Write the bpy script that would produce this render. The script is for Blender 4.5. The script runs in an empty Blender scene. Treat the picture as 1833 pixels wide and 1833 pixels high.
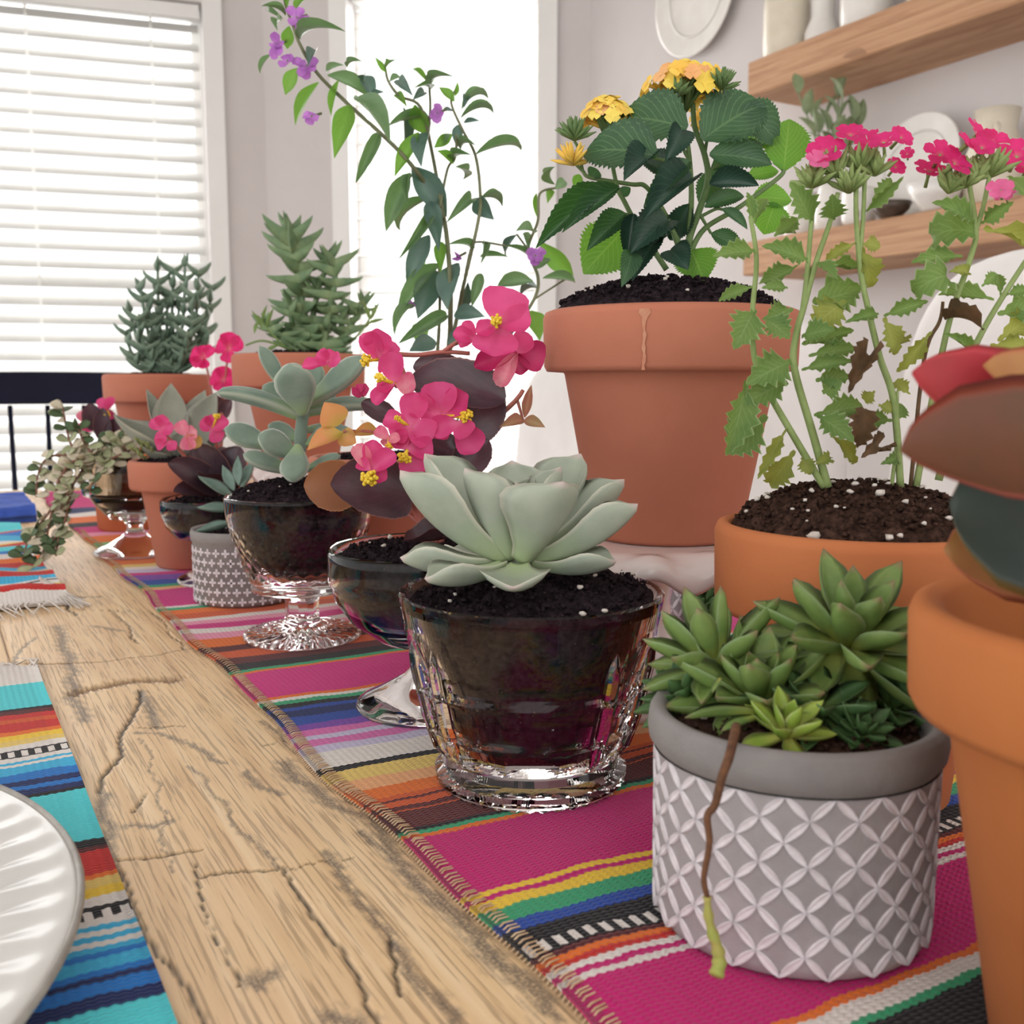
import bpy, math, random
import numpy as np
from mathutils import Vector, Matrix, noise as mnoise
random.seed(11)
R = random.Random(5)
PI = math.pi
SC = bpy.context.scene
COL = SC.collection

# ------------------------------------------------------------------ camera, world, lights, exposure
TZ = 0.76                                   # height of the table top
EYE = Vector((0.0, 0.0, TZ + 0.16))
FPX = 1850.0
PITCH = math.radians(7.0)
cam = bpy.data.cameras.new('camera')
cam.sensor_width = 36.0
cam.lens = FPX / 1833.0 * 36.0
cam.clip_start = 0.01
cam.dof.use_dof = True
cam.dof.focus_distance = 0.46
cam.dof.aperture_fstop = 21.0
co = bpy.data.objects.new('camera', cam)
co.location = EYE
co.rotation_euler = (PI / 2 - PITCH, 0, 0)
COL.objects.link(co)
SC.camera = co

w = bpy.data.worlds.new('world')
SC.world = w
w.use_nodes = True
bgn = w.node_tree.nodes['Background']
bgn.inputs[0].default_value = (1.0, 0.985, 0.97, 1)
bgn.inputs[1].default_value = 1.25
SC.view_settings.view_transform = 'Standard'
SC.view_settings.look = 'None'
SC.view_settings.exposure = 0.45
SC.view_settings.gamma = 1.0
SC.view_settings.use_curve_mapping = False
SC.cycles.max_bounces = 9; SC.cycles.diffuse_bounces = 3; SC.cycles.glossy_bounces = 4; SC.cycles.transmission_bounces = 9

# table frame: e runs along the table away from the camera, nn across it to the right
E2 = Vector((-0.490, 0.872)).normalized()
N2 = Vector((E2.y, -E2.x))
O2 = Vector((0.017, 0.243))
def ts(t, s, z=0.0):
    p = O2 + E2 * t + N2 * s
    return Vector((p.x, p.y, TZ + z))
def to_ts(p):
    d = Vector((p[0], p[1])) - O2
    return d.dot(E2), d.dot(N2)
def ray(px, py):
    u = (px - 916.5) / FPX; v = (916.5 - py) / FPX
    return Vector((u, v * math.sin(PITCH) + math.cos(PITCH), v * math.cos(PITCH) - math.sin(PITCH)))
def at(px, py, Y):                           # a measured point of the photograph at forward distance Y
    d = ray(px, py)
    return EYE + d * (Y / d.y)
def tab(px, py, z=0.0):                      # a measured point lying on the table
    d = ray(px, py)
    return EYE + d * ((TZ + z - EYE.z) / d.z)

# walls of the bay: corner points (x, y)
CR = Vector((0.282, 3.90)); CB = Vector((-0.947, 4.117))
W1D = Vector((-0.948, -0.317)).normalized()
CL = CB + W1D * 2.6
CRE = CR - E2 * 4.6

def area_light(name, loc, aim, sx, sy, power, color=(1, 1, 1)):
    l = bpy.data.lights.new(name, 'AREA'); l.shape = 'RECTANGLE'; l.size = sx; l.size_y = sy
    l.energy = power; l.color = color
    o = bpy.data.objects.new(name, l); COL.objects.link(o)
    o.location = loc
    o.rotation_euler = (Vector(aim) - Vector(loc)).to_track_quat('-Z', 'Y').to_euler()
    return o
def outward(a, b):                           # unit normal of wall a->b pointing out of the room
    d = (b - a).normalized(); n = Vector((-d.y, d.x))
    return n if n.dot((a + b) / 2) > 0 else -n
n1 = outward(CL, CB); n2 = outward(CB, CR)
m1 = CB + W1D * 0.95 + n1 * 0.5
m2 = (CB + CR) / 2 + n2 * 0.5
area_light('daylight', (m1.x, m1.y, 1.6), (m1.x - n1.x, m1.y - n1.y, 1.55), 2.2, 2.6, 60, (1, 0.99, 0.97))
area_light('daylight', (m2.x, m2.y, 1.6), (m2.x - n2.x, m2.y - n2.y, 1.55), 1.3, 2.6, 120, (1, 0.99, 0.97))

# ------------------------------------------------------------------ materials
def new_mat(name):
    m = bpy.data.materials.new(name); m.use_nodes = True
    nt = m.node_tree; nt.nodes.clear()
    out = nt.nodes.new('ShaderNodeOutputMaterial')
    return m, nt, out
def N(nt, typ, **kw):
    n = nt.nodes.new(typ)
    for k, v in kw.items():
        if k in n.inputs.keys(): n.inputs[k].default_value = v
        else: setattr(n, k, v)
    return n
def c4(c): return (c[0], c[1], c[2], 1.0)
def srgb(r, g, b):
    f = lambda v: (v / 255 / 12.92) if v / 255 <= 0.04045 else ((v / 255 + 0.055) / 1.055) ** 2.4
    return (f(r), f(g), f(b))
def mixc(nt, fac, a, b, mode='MIX'):
    n = nt.nodes.new('ShaderNodeMix'); n.data_type = 'RGBA'; n.blend_type = mode
    for sock, v in ((n.inputs[0], fac), (n.inputs[6], a), (n.inputs[7], b)):
        if isinstance(v, (int, float)): sock.default_value = v
        elif isinstance(v, tuple): sock.default_value = c4(v)
        else: nt.links.new(v, sock)
    return n.outputs[2]
def mth(nt, op, a, b=None, c=None, clamp=False):
    n = nt.nodes.new('ShaderNodeMath'); n.operation = op; n.use_clamp = clamp
    for i, v in enumerate((a, b, c)):
        if v is None: continue
        if isinstance(v, (int, float)): n.inputs[i].default_value = v
        else: nt.links.new(v, n.inputs[i])
    return n.outputs[0]
def nz(nt, scale, vec=None, detail=4.0, rough=0.6, dist=0.0):
    n = N(nt, 'ShaderNodeTexNoise', Scale=scale, Detail=detail, Roughness=rough, Distortion=dist)
    if vec is not None: nt.links.new(vec, n.inputs['Vector'])
    return n.outputs[0]
def ramp(nt, fac, stops, interp='LINEAR'):
    n = nt.nodes.new('ShaderNodeValToRGB'); r = n.color_ramp; r.interpolation = interp
    while len(r.elements) > 1: r.elements.remove(r.elements[0])
    r.elements[0].position = stops[0][0]; r.elements[0].color = c4(stops[0][1])
    for p, c in stops[1:]:
        e = r.elements.new(p); e.color = c4(c)
    nt.links.new(fac, n.inputs[0])
    return n.outputs[0]
MATS = {}
def mat(name, c1, c2=None, rough=0.6, scale=30.0, trans=0.0, bump=0.0, bscale=200.0, spec=0.5, edge=None, veins=None,
        tip=None, base=None, coat=0.0, sheen=0.0, tcol=None, speck=None, contrast=0.2, metal=0.0, sss=0.0):
    """General procedural surface: two tones mixed by noise, optional leaf-space tints (edge, tip, base, veins)."""
    if name in MATS: return MATS[name]
    m, nt, out = new_mat(name)
    b = N(nt, 'ShaderNodeBsdfPrincipled', Roughness=rough)
    b.inputs['Specular IOR Level'].default_value = spec
    b.inputs['Coat Weight'].default_value = coat
    b.inputs['Sheen Weight'].default_value = sheen
    b.inputs['Metallic'].default_value = metal
    tc = N(nt, 'ShaderNodeTexCoord')
    geo = N(nt, 'ShaderNodeNewGeometry')
    vec = geo.outputs['Position']
    col = None
    if c2 is None: c2 = tuple(v * 0.8 for v in c1)
    f = mth(nt, 'MULTIPLY_ADD', mth(nt, 'SUBTRACT', nz(nt, scale, vec), 0.5), 1.0 / max(contrast, 0.01) * 0.6, 0.5, clamp=True)
    col = mixc(nt, f, c1, c2)
    if edge or veins or tip or base:
        sep = N(nt, 'ShaderNodeSeparateXYZ'); nt.links.new(tc.outputs['UV'], sep.inputs[0])
        au = mth(nt, 'ABSOLUTE', mth(nt, 'MULTIPLY_ADD', sep.outputs[0], 2.0, -1.0))
        v = sep.outputs[1]
        if veins:
            q = mth(nt, 'MULTIPLY_ADD', au, -veins[1] * veins[2], mth(nt, 'MULTIPLY', v, veins[1]))
            d = mth(nt, 'ABSOLUTE', mth(nt, 'SUBTRACT', mth(nt, 'FRACT', q), 0.5))
            vm = mth(nt, 'SUBTRACT', 1.0, mth(nt, 'MULTIPLY', d, 9.0), clamp=True)
            mid = mth(nt, 'SUBTRACT', 1.0, mth(nt, 'MULTIPLY', au, 16.0), clamp=True)
            col = mixc(nt, mth(nt, 'MULTIPLY', mth(nt, 'MAXIMUM', vm, mid), veins[3]), col, veins[0])
        if base:
            col = mixc(nt, mth(nt, 'MULTIPLY', mth(nt, 'SUBTRACT', 1.0, mth(nt, 'DIVIDE', v, base[1]), clamp=True), 0.9), col, base[0])
        if tip:
            col = mixc(nt, mth(nt, 'DIVIDE', mth(nt, 'SUBTRACT', v, tip[1]), 1.0 - tip[1], clamp=True), col, tip[0])
        if edge:
            col = mixc(nt, mth(nt, 'DIVIDE', mth(nt, 'SUBTRACT', au, 1.0 - edge[1]), edge[1], clamp=True), col, edge[0])
    if speck:
        sp = mth(nt, 'GREATER_THAN', nz(nt, speck[1], vec, 2.0), speck[2])
        col = mixc(nt, sp, col, speck[0])
    nt.links.new(col, b.inputs['Base Color'])
    if bump:
        bm = N(nt, 'ShaderNodeBump', Strength=bump, Distance=0.001)
        nt.links.new(nz(nt, bscale, vec, 5.0, 0.65), bm.inputs['Height'])
        nt.links.new(bm.outputs[0], b.inputs['Normal'])
    sh = b.outputs[0]
    if trans:
        tr = N(nt, 'ShaderNodeBsdfTranslucent')
        if tcol: tr.inputs[0].default_value = c4(tcol)
        else: nt.links.new(col, tr.inputs[0])
        mx = N(nt, 'ShaderNodeMixShader', Fac=trans)
        nt.links.new(sh, mx.inputs[1]); nt.links.new(tr.outputs[0], mx.inputs[2]); sh = mx.outputs[0]
    nt.links.new(sh, out.inputs[0])
    MATS[name] = m
    return m
def glass_mat(name, tint=(1, 1, 1), rough=0.02, ior=1.28):
    m, nt, out = new_mat(name)
    b = N(nt, 'ShaderNodeBsdfPrincipled', Roughness=rough)
    b.inputs['Base Color'].default_value = c4(tint)
    b.inputs['Transmission Weight'].default_value = 1.0
    b.inputs['IOR'].default_value = ior
    b.inputs['Coat Weight'].default_value = 0.15; b.inputs['Coat Roughness'].default_value = 0.02
    nt.links.new(b.outputs[0], out.inputs[0]); MATS[name] = m
    return m

# ------------------------------------------------------------------ mesh helpers
def tag(o, label=None, cat=None, group=None, kind=None):
    if label: o['label'] = label
    if cat: o['category'] = cat
    if group: o['group'] = group
    if kind: o['kind'] = kind
    return o
def thing(name, loc, label, cat, group=None):
    o = bpy.data.objects.new(name, None); COL.objects.link(o)
    o.location = loc; o.empty_display_size = 0.02
    return tag(o, label, cat, group)
def wloc(o):
    p = Vector((0, 0, 0))
    while o is not None:
        p += o.location; o = o.parent
    return p
class MB:
    def __init__(s): s.v = []; s.f = []; s.uv = []
    def add(s, vs, fs, uvs=None):
        o = len(s.v); s.v += [tuple(p) for p in vs]; s.f += [tuple(i + o for i in f) for f in fs]
        s.uv += list(uvs) if uvs is not None else [(0.5, 0.5)] * len(vs)
        return s
    def box(s, c, size, ax=None, ay=None, az=None):
        ax = ax or Vector((1, 0, 0)); ay = ay or Vector((0, 1, 0)); az = az or Vector((0, 0, 1)); c = Vector(c)
        vs = [c + ax * (i * size[0] / 2) + ay * (j * size[1] / 2) + az * (k * size[2] / 2) for k in (-1, 1) for j in (-1, 1) for i in (-1, 1)]
        return s.add(vs, [(0, 2, 3, 1), (4, 5, 7, 6), (0, 1, 5, 4), (2, 6, 7, 3), (0, 4, 6, 2), (1, 3, 7, 5)])
    def tube(s, pts, rad, seg=8, cap=True):
        pts = [Vector(p) for p in pts]; n = len(pts)
        if not isinstance(rad, (list, tuple)): rad = [rad] * n
        vs = []; fs = []; uv = []
        t0 = (pts[1] - pts[0]).normalized()
        x = t0.orthogonal().normalized()
        for i, p in enumerate(pts):
            t = (pts[min(i + 1, n - 1)] - pts[max(i - 1, 0)]).normalized()
            x = (x - t * x.dot(t)).normalized(); y = t.cross(x)
            for k in range(seg):
                a = 2 * PI * k / seg
                vs.append(p + (x * math.cos(a) + y * math.sin(a)) * rad[i]); uv.append((k / seg, i / (n - 1)))
        for i in range(n - 1):
            for k in range(seg):
                k2 = (k + 1) % seg
                fs.append((i * seg + k, i * seg + k2, (i + 1) * seg + k2, (i + 1) * seg + k))
        if cap:
            fs.append(tuple(range(seg - 1, -1, -1))); fs.append(tuple(range((n - 1) * seg, n * seg)))
        return s.add(vs, fs, uv)
    def lathe(s, prof, seg=48, c=(0, 0, 0), mod=None, close=False):
        vs = []; fs = []; n = len(prof); c = Vector(c)
        for i, (r, z) in enumerate(prof):
            for k in range(seg):
                a = 2 * PI * k / seg
                rr, zz = (r, z) if mod is None else mod(i, r, z, a)
                vs.append(c + Vector((rr * math.cos(a), rr * math.sin(a), zz)))
        m = n if close else n - 1
        for i in range(m):
            i2 = (i + 1) % n
            for k in range(seg):
                k2 = (k + 1) % seg
                fs.append((i * seg + k, i * seg + k2, i2 * seg + k2, i2 * seg + k))
        if not close:
            if prof[0][0] > 1e-6: fs.append(tuple(range(seg - 1, -1, -1)))
            if prof[-1][0] > 1e-6: fs.append(tuple(range((n - 1) * seg, n * seg)))
        return s.add(vs, fs)
    def ball(s, c, r, seg=8, rings=5, sq=(1, 1, 1), jit=0.0):
        c = Vector(c); vs = [c + Vector((0, 0, -r * sq[2]))]; fs = []
        for i in range(1, rings):
            th = PI * i / rings
            for k in range(seg):
                a = 2 * PI * k / seg; j = 1 + R.uniform(-jit, jit)
                vs.append(c + Vector((r * sq[0] * math.sin(th) * math.cos(a) * j, r * sq[1] * math.sin(th) * math.sin(a) * j, -r * sq[2] * math.cos(th) * j)))
        vs.append(c + Vector((0, 0, r * sq[2]))); top = len(vs) - 1
        for k in range(seg):
            k2 = (k + 1) % seg
            fs.append((0, 1 + k2, 1 + k)); fs.append((top, 1 + (rings - 2) * seg + k, 1 + (rings - 2) * seg + k2))
            for i in range(rings - 2):
                fs.append((1 + i * seg + k, 1 + i * seg + k2, 1 + (i + 1) * seg + k2, 1 + (i + 1) * seg + k))
        return s.add(vs, fs)
    def grid(s, nu, nv, fn, uvfn=None):
        vs = []; uv = []
        for i in range(nu):
            for j in range(nv):
                vs.append(fn(i, j)); uv.append(uvfn(i, j) if uvfn else (j / (nv - 1), i / (nu - 1)))
        fs = [(i * nv + j, i * nv + j + 1, (i + 1) * nv + j + 1, (i + 1) * nv + j) for i in range(nu - 1) for j in range(nv - 1)]
        return s.add(vs, fs, uv)
    def mesh(s, name, material=None, origin=None, smooth=True):
        me = bpy.data.meshes.new(name)
        vs = s.v if origin is None else [(x - origin.x, y - origin.y, z - origin.z) for x, y, z in s.v]
        me.from_pydata(vs, [], s.f)
        uvl = me.uv_layers.new(name='UVMap')
        li = np.empty(len(me.loops), dtype=np.int32); me.loops.foreach_get('vertex_index', li)
        uvl.data.foreach_set('uv', np.array(s.uv, dtype=np.float32)[li].ravel())
        if smooth: me.polygons.foreach_set('use_smooth', [True] * len(me.polygons))
        if material: me.materials.append(material)
        me.update()
        return me
    def build(s, name, material, parent=None, smooth=True, kind=None, label=None):
        org = wloc(parent) if parent is not None else None
        o = bpy.data.objects.new(name, s.mesh(name, material, org, smooth))
        COL.objects.link(o); o.parent = parent
        if kind: o['kind'] = kind
        if label: o['label'] = label
        return o
def struct(name, mb, m, parent=None, smooth=False):
    o = mb.build(name, m, parent, smooth)
    if parent is None: o['kind'] = 'structure'
    return o
def frame(pos, d, n, sx=1, sy=1, sz=1):
    y = Vector(d).normalized(); n = Vector(n)
    z = n - y * n.dot(y)
    if z.length < 1e-5: z = y.orthogonal()
    z.normalize(); x = y.cross(z)
    M = Matrix(((x.x * sx, y.x * sy, z.x * sz, pos[0]), (x.y * sx, y.y * sy, z.y * sz, pos[1]), (x.z * sx, y.z * sy, z.z * sz, pos[2]), (0, 0, 0, 1)))
    return M
def inst(name, me, parent, M, kind=None, label=None):
    """Link an object that uses mesh me with world matrix M, as a child of parent (parents carry no rotation unless given)."""
    o = bpy.data.objects.new(name, me); COL.objects.link(o); o.parent = parent
    pw = Matrix.Identity(4); p = parent; chain = []
    while p is not None: chain.append(p); p = p.parent
    for q in reversed(chain): pw = pw @ q.matrix_basis
    o.matrix_basis = pw.inverted() @ M
    if kind: o['kind'] = kind
    if label: o['label'] = label
    return o
def smooth_pts(pts, n=6):
    P = [Vector(p) for p in pts]
    if len(P) < 3: return [P[0].lerp(P[-1], i / n) for i in range(n + 1)]
    out = []
    for i in range(len(P) - 1):
        p0 = P[max(i - 1, 0)]; p1 = P[i]; p2 = P[i + 1]; p3 = P[min(i + 2, len(P) - 1)]
        for k in range(n):
            t = k / n
            out.append(0.5 * ((2 * p1) + (p2 - p0) * t + (2 * p0 - 5 * p1 + 4 * p2 - p3) * t * t + (3 * p1 - p0 - 3 * p2 + p3) * t ** 3))
    out.append(P[-1])
    return out
def lin(a, b, n): return [a + (b - a) * i / (n - 1) for i in range(n)]
def interp(pts, t): return float(np.interp(t, [p[0] for p in pts], [p[1] for p in pts]))

# leaf templates: unit chord along +Y, width 1, upper face +Z
PROF = {
    'ovate': [(0, .10), (.08, .42), (.2, .8), (.35, 1), (.55, .93), (.75, .62), (.9, .28), (1, .02)],
    'lance': [(0, .08), (.1, .4), (.3, .9), (.45, 1), (.65, .8), (.85, .35), (1, .02)],
    'spoon': [(0, .28), (.15, .38), (.35, .62), (.55, .9), (.7, 1), (.82, .92), (.91, .62), (.955, .24), (.975, .1), (1, .015)],
    'kal': [(0, .12), (.1, .35), (.3, .8), (.48, 1), (.65, .93), (.82, .6), (.93, .25), (1, .02)],
    'verb': [(0, .12), (.18, .22), (.3, .75), (.45, 1), (.62, .85), (.8, .5), (.92, .22), (1, .02)],
    'egg': [(0, .25), (.1, .42), (.3, .74), (.5, .97), (.62, 1), (.78, .9), (.9, .62), (.97, .32), (1, .04)],
    'round': [(0, .15), (.05, .5), (.15, .8), (.35, 1), (.55, 1), (.75, .85), (.9, .52), (.97, .26), (1, .04)],
    'spike': [(0, .9), (.15, 1), (.4, .85), (.7, .45), (1, .03)],
    'semp': [(0, .45), (.2, .65), (.45, .95), (.6, 1), (.78, .75), (.92, .3), (1, .03)],
    'petal': [(0, .12), (.15, .45), (.35, .8), (.6, 1), (.8, .95), (.93, .68), (1, .22)],
    'notch': [(0, .15), (.3, .45), (.6, .9), (.8, 1), (.93, .85), (1, .5)],
}
LEAFS = {}
def leaf_mesh(key, prof, material, bend=0.0, cup=0.0, thick=0.0, nu=11, nv=5, teeth=None, fold=0.0, wave=0.0, roll=0.0, seed=0):
    k = (key, prof, material.name, bend, cup, thick, nu, nv, teeth, fold, wave, roll, seed)
    if k in LEAFS: return LEAFS[k]
    rr = random.Random(key + str(seed))
    P = PROF[prof]
    ax = [(0.0, 0.0)]; ang = []
    y = z = 0.0
    for i in range(nu):
        t = i / (nu - 1); ang.append(bend * t ** 1.3 + (roll * max(0, t - 0.55) ** 1.5 if roll else 0))
    for i in range(1, nu):
        a = (ang[i] + ang[i - 1]) / 2
        y += math.cos(a) / (nu - 1); z += math.sin(a) / (nu - 1); ax.append((y, z))
    ty, tz = ax[-1]; L = math.hypot(ty, tz); ca, sa = ty / L, tz / L
    def pt(x, i, off):
        a = ang[i]; yy = ax[i][0] - math.sin(a) * off; zz = ax[i][1] + math.cos(a) * off
        return Vector((x, (yy * ca + zz * sa) / L, (-yy * sa + zz * ca) / L))
    mb = MB()
    ph = rr.uniform(0, 6)
    def half(i, c):
        t = i / (nu - 1); h = 0.5 * interp(P, t)
        if teeth and 0.06 < t < 0.99:
            n, am = teeth
            h *= 1 + am * ((i % 2) * 2 - 1) * abs(c) ** 3
        return h
    def surf(i, j, m, side):
        c = -1 + 2 * j / (m - 1); t = i / (nu - 1)
        h = half(i, c)
        off = cup * 0.5 * interp(P, t) * c * c + fold * abs(c) * 0.5 * interp(P, t)
        if wave: off += wave * math.sin(t * 14 + ph + (1.6 if c > 0 else 0)) * c * c
        if side:
            off += side * thick * 0.5 * math.sqrt(max(0, 1 - c * c)) * (0.35 + 0.65 * math.sin(PI * min(1, 0.15 + 0.85 * t)) ** 0.5 if t < 0.999 else 0.02)
        return pt(h * c, i, off)
    if thick <= 0:
        mb.grid(nu, nv, lambda i, j: surf(i, j, nv, 0), lambda i, j: (j / (nv - 1), i / (nu - 1)))
    else:
        m = nv; vs = []; uv = []
        ring = 2 * m - 2
        for i in range(nu):
            for j in range(m): vs.append(surf(i, j, m, 1)); uv.append((j / (m - 1), i / (nu - 1)))
            for j in range(m - 2, 0, -1): vs.append(surf(i, j, m, -1)); uv.append((j / (m - 1), i / (nu - 1)))
        fs = []
        for i in range(nu - 1):
            for q in range(ring):
                q2 = (q + 1) % ring
                fs.append((i * ring + q, i * ring + q2, (i + 1) * ring + q2, (i + 1) * ring + q))
        fs.append(tuple(range(ring - 1, -1, -1))); fs.append(tuple(range((nu - 1) * ring, nu * ring)))
        mb.add(vs, fs, uv)
    me = mb.mesh('leaf_' + key, material)
    LEAFS[k] = me
    return me
def leaf(parent, me, a, b, W, n=None, name='leaf', th=None, label=None):
    """Leaf from world point a to b, W wide, upper face towards n."""
    a = Vector(a); b = Vector(b); d = b - a; L = d.length
    if n is None: n = Vector((R.uniform(-.3, .3), -0.55 + R.uniform(-.25, .25), 0.85))
    return inst(name, me, parent, frame(a, d, n, W, L, th if th else L), label=label)
def lpx(parent, me, p, q, Yp, Yq, wpx, n=None, name='leaf', th=None, label=None):
    a = at(p[0], p[1], Yp); b = at(q[0], q[1], Yq)
    return leaf(parent, me, a, b, wpx * (Yp + Yq) / 2 / FPX, n, name, th, label)
def stem(parent, pts, r0, r1, m, name='stem', seg=6, n=6):
    P = smooth_pts(pts, n)
    rad = [r0 + (r1 - r0) * i / (len(P) - 1) for i in range(len(P))]
    return MB().tube(P, rad, seg).build(name, m, parent)
def spx(parent, pp, r0, r1, m, name='stem', **k):
    return stem(parent, [at(x, y, Y) for x, y, Y in pp], r0, r1, m, name, **k)
# ------------------------------------------------------------------ the room
M_WALL = mat('wall_paint', srgb(214, 209, 208), srgb(209, 203, 202), rough=0.85, scale=3, bump=0.05, bscale=300)
M_TRIM = mat('white_trim', srgb(240, 240, 238), srgb(236, 236, 234), rough=0.5, scale=5)
M_FLOOR = mat('floor_wood', srgb(150, 115, 85), srgb(120, 88, 62), rough=0.45, scale=6)
M_BLIND = mat('blind_slat', srgb(212, 211, 208), srgb(206, 205, 202), rough=0.6, scale=8, trans=0.08, spec=.2)
M_TAPE = mat('ladder_tape', srgb(246, 246, 244), srgb(240, 240, 238), rough=.7, trans=.6)
def wz(a, b, u, z, off=0.0):
    d = (b - a).normalized(); n = outward(a, b); p = a + d * u + n * off
    return Vector((p.x, p.y, z))
def wall_with_hole(name, a, b, hole, top=2.75, th=0.14):
    L = (b - a).length; mb = MB(); d = (b - a).normalized(); n = outward(a, b)
    ax = Vector((d.x, d.y, 0)); ay = Vector((n.x, n.y, 0))
    def blk(u0, u1, z0, z1):
        if u1 - u0 < 1e-4 or z1 - z0 < 1e-4: return
        mb.box(wz(a, b, (u0 + u1) / 2, (z0 + z1) / 2, th / 2), (u1 - u0, th, z1 - z0), ax, ay)
    if hole:
        u0, u1, z0, z1 = hole
        blk(0, u0, 0, top); blk(u1, L, 0, top); blk(u0, u1, 0, z0); blk(u0, u1, z1, top)
    else: blk(0, L, 0, top)
    return struct(name, mb, M_WALL)
L1 = (CB - CL).length; L2 = (CR - CB).length
H1 = (L1 - 2.35, L1 - 0.22, 0.42, 2.33)
H2 = (0.34, 1.06, 0.30, 2.40)
wall_with_hole('wall_left', CL, CB, H1)
wall_with_hole('wall_back', CB, CR, H2)
wall_with_hole('wall_right', CRE, CR, None)
struct('floor', MB().box((-0.3, 1.4, -0.03), (6.4, 6.4, 0.06)), M_FLOOR)
struct('ceiling', MB().box((-0.3, 1.7, 2.79), (6.4, 6.0, 0.08)), M_TRIM)
def window(idx, a, b, hole, nslat, tilt, blind_label):
    u0, u1, z0, z1 = hole; d = (b - a).normalized(); n = outward(a, b)
    ax = Vector((d.x, d.y, 0)); ay = Vector((n.x, n.y, 0))
    win = bpy.data.objects.new('window_%d' % idx, None); COL.objects.link(win); win['kind'] = 'structure'
    win.location = wz(a, b, (u0 + u1) / 2, z0, 0.05)
    c = 0.07
    def bar(nm, ua, ub, za, zb, off, dep, m=M_TRIM):
        return MB().box(wz(a, b, (ua + ub) / 2, (za + zb) / 2, off), (ub - ua, dep, zb - za), ax, ay).build(nm, m, win, False)
    # casing on the room side, sash in the opening
    bar('casing', u0 - c, u0, z0 - c, z1 + c, -0.011, 0.02); bar('casing', u1, u1 + c, z0 - c, z1 + c, -0.011, 0.02)
    bar('casing', u0, u1, z1, z1 + c, -0.011, 0.02); bar('sill', u0, u1, z0 - c, z0, -0.02, 0.04)
    bar('sash', u0 + .002, u0 + .04, z0 + .002, z1 - .002, 0.1, 0.04); bar('sash', u1 - .04, u1 - .002, z0 + .002, z1 - .002, 0.1, 0.04)
    bar('sash', u0 + .04, u1 - .04, z0 + .002, z0 + .05, 0.1, 0.04); bar('sash', u0 + .04, u1 - .04, z1 - .05, z1 - .002, 0.1, 0.04)
    bar('meeting_rail', u0 + .04, u1 - .04, (z0 + z1) / 2 - .02, (z0 + z1) / 2 + .02, 0.1, 0.04)
    bl = thing('venetian_blind', wz(a, b, (u0 + u1) / 2, z1 - 0.03, 0.03), blind_label, 'blind')
    MB().box(wz(a, b, (u0 + u1) / 2, z1 - .03, 0.03), (u1 - u0 - .02, .05, .05), ax, ay).build('headrail', M_TRIM, bl, False)
    sp = (z1 - z0 - 0.09) / nslat
    mb = MB(); W = u1 - u0 - 0.03; hw = 0.036
    up = ay * math.cos(tilt) + Vector((0, 0, 1)) * math.sin(tilt)
    nrm = ax.cross(up)
    me = None
    for i in range(nslat):
        p = wz(a, b, (u0 + u1) / 2, z1 - 0.085 - sp * i, 0.03)
        if me is None:
            m2 = MB(); k = 5
            for sgn in (1, -1):
                m2.grid(2, k, lambda ii, j: ax * ((ii - .5) * W) + up * (hw * (-1 + 2 * j / (k - 1))) + nrm * (0.004 * (1 - (-1 + 2 * j / (k - 1)) ** 2) + sgn * 0.0012))
            me = m2.mesh('slat', M_BLIND)
        inst('slat', me, bl, Matrix.Translation(p))
    for q in ((0.3, 0.72) if W < 1.2 else (0.16, 0.5, 0.72, 0.92)):
        MB().box(wz(a, b, u0 + .015 + W * q, (z0 + z1) / 2, -0.008), (.009, .0012, z1 - z0 - .1), ax, ay).build('ladder_tape', M_TAPE, bl, False)
    return bl
window(1, CL, CB, H1, 27, math.radians(38), 'white slatted blind on the left window behind the black chair')
window(2, CB, CR, H2, 29, math.radians(14), 'white slatted blind on the glaring middle window behind the purple-flowered plant')

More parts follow.
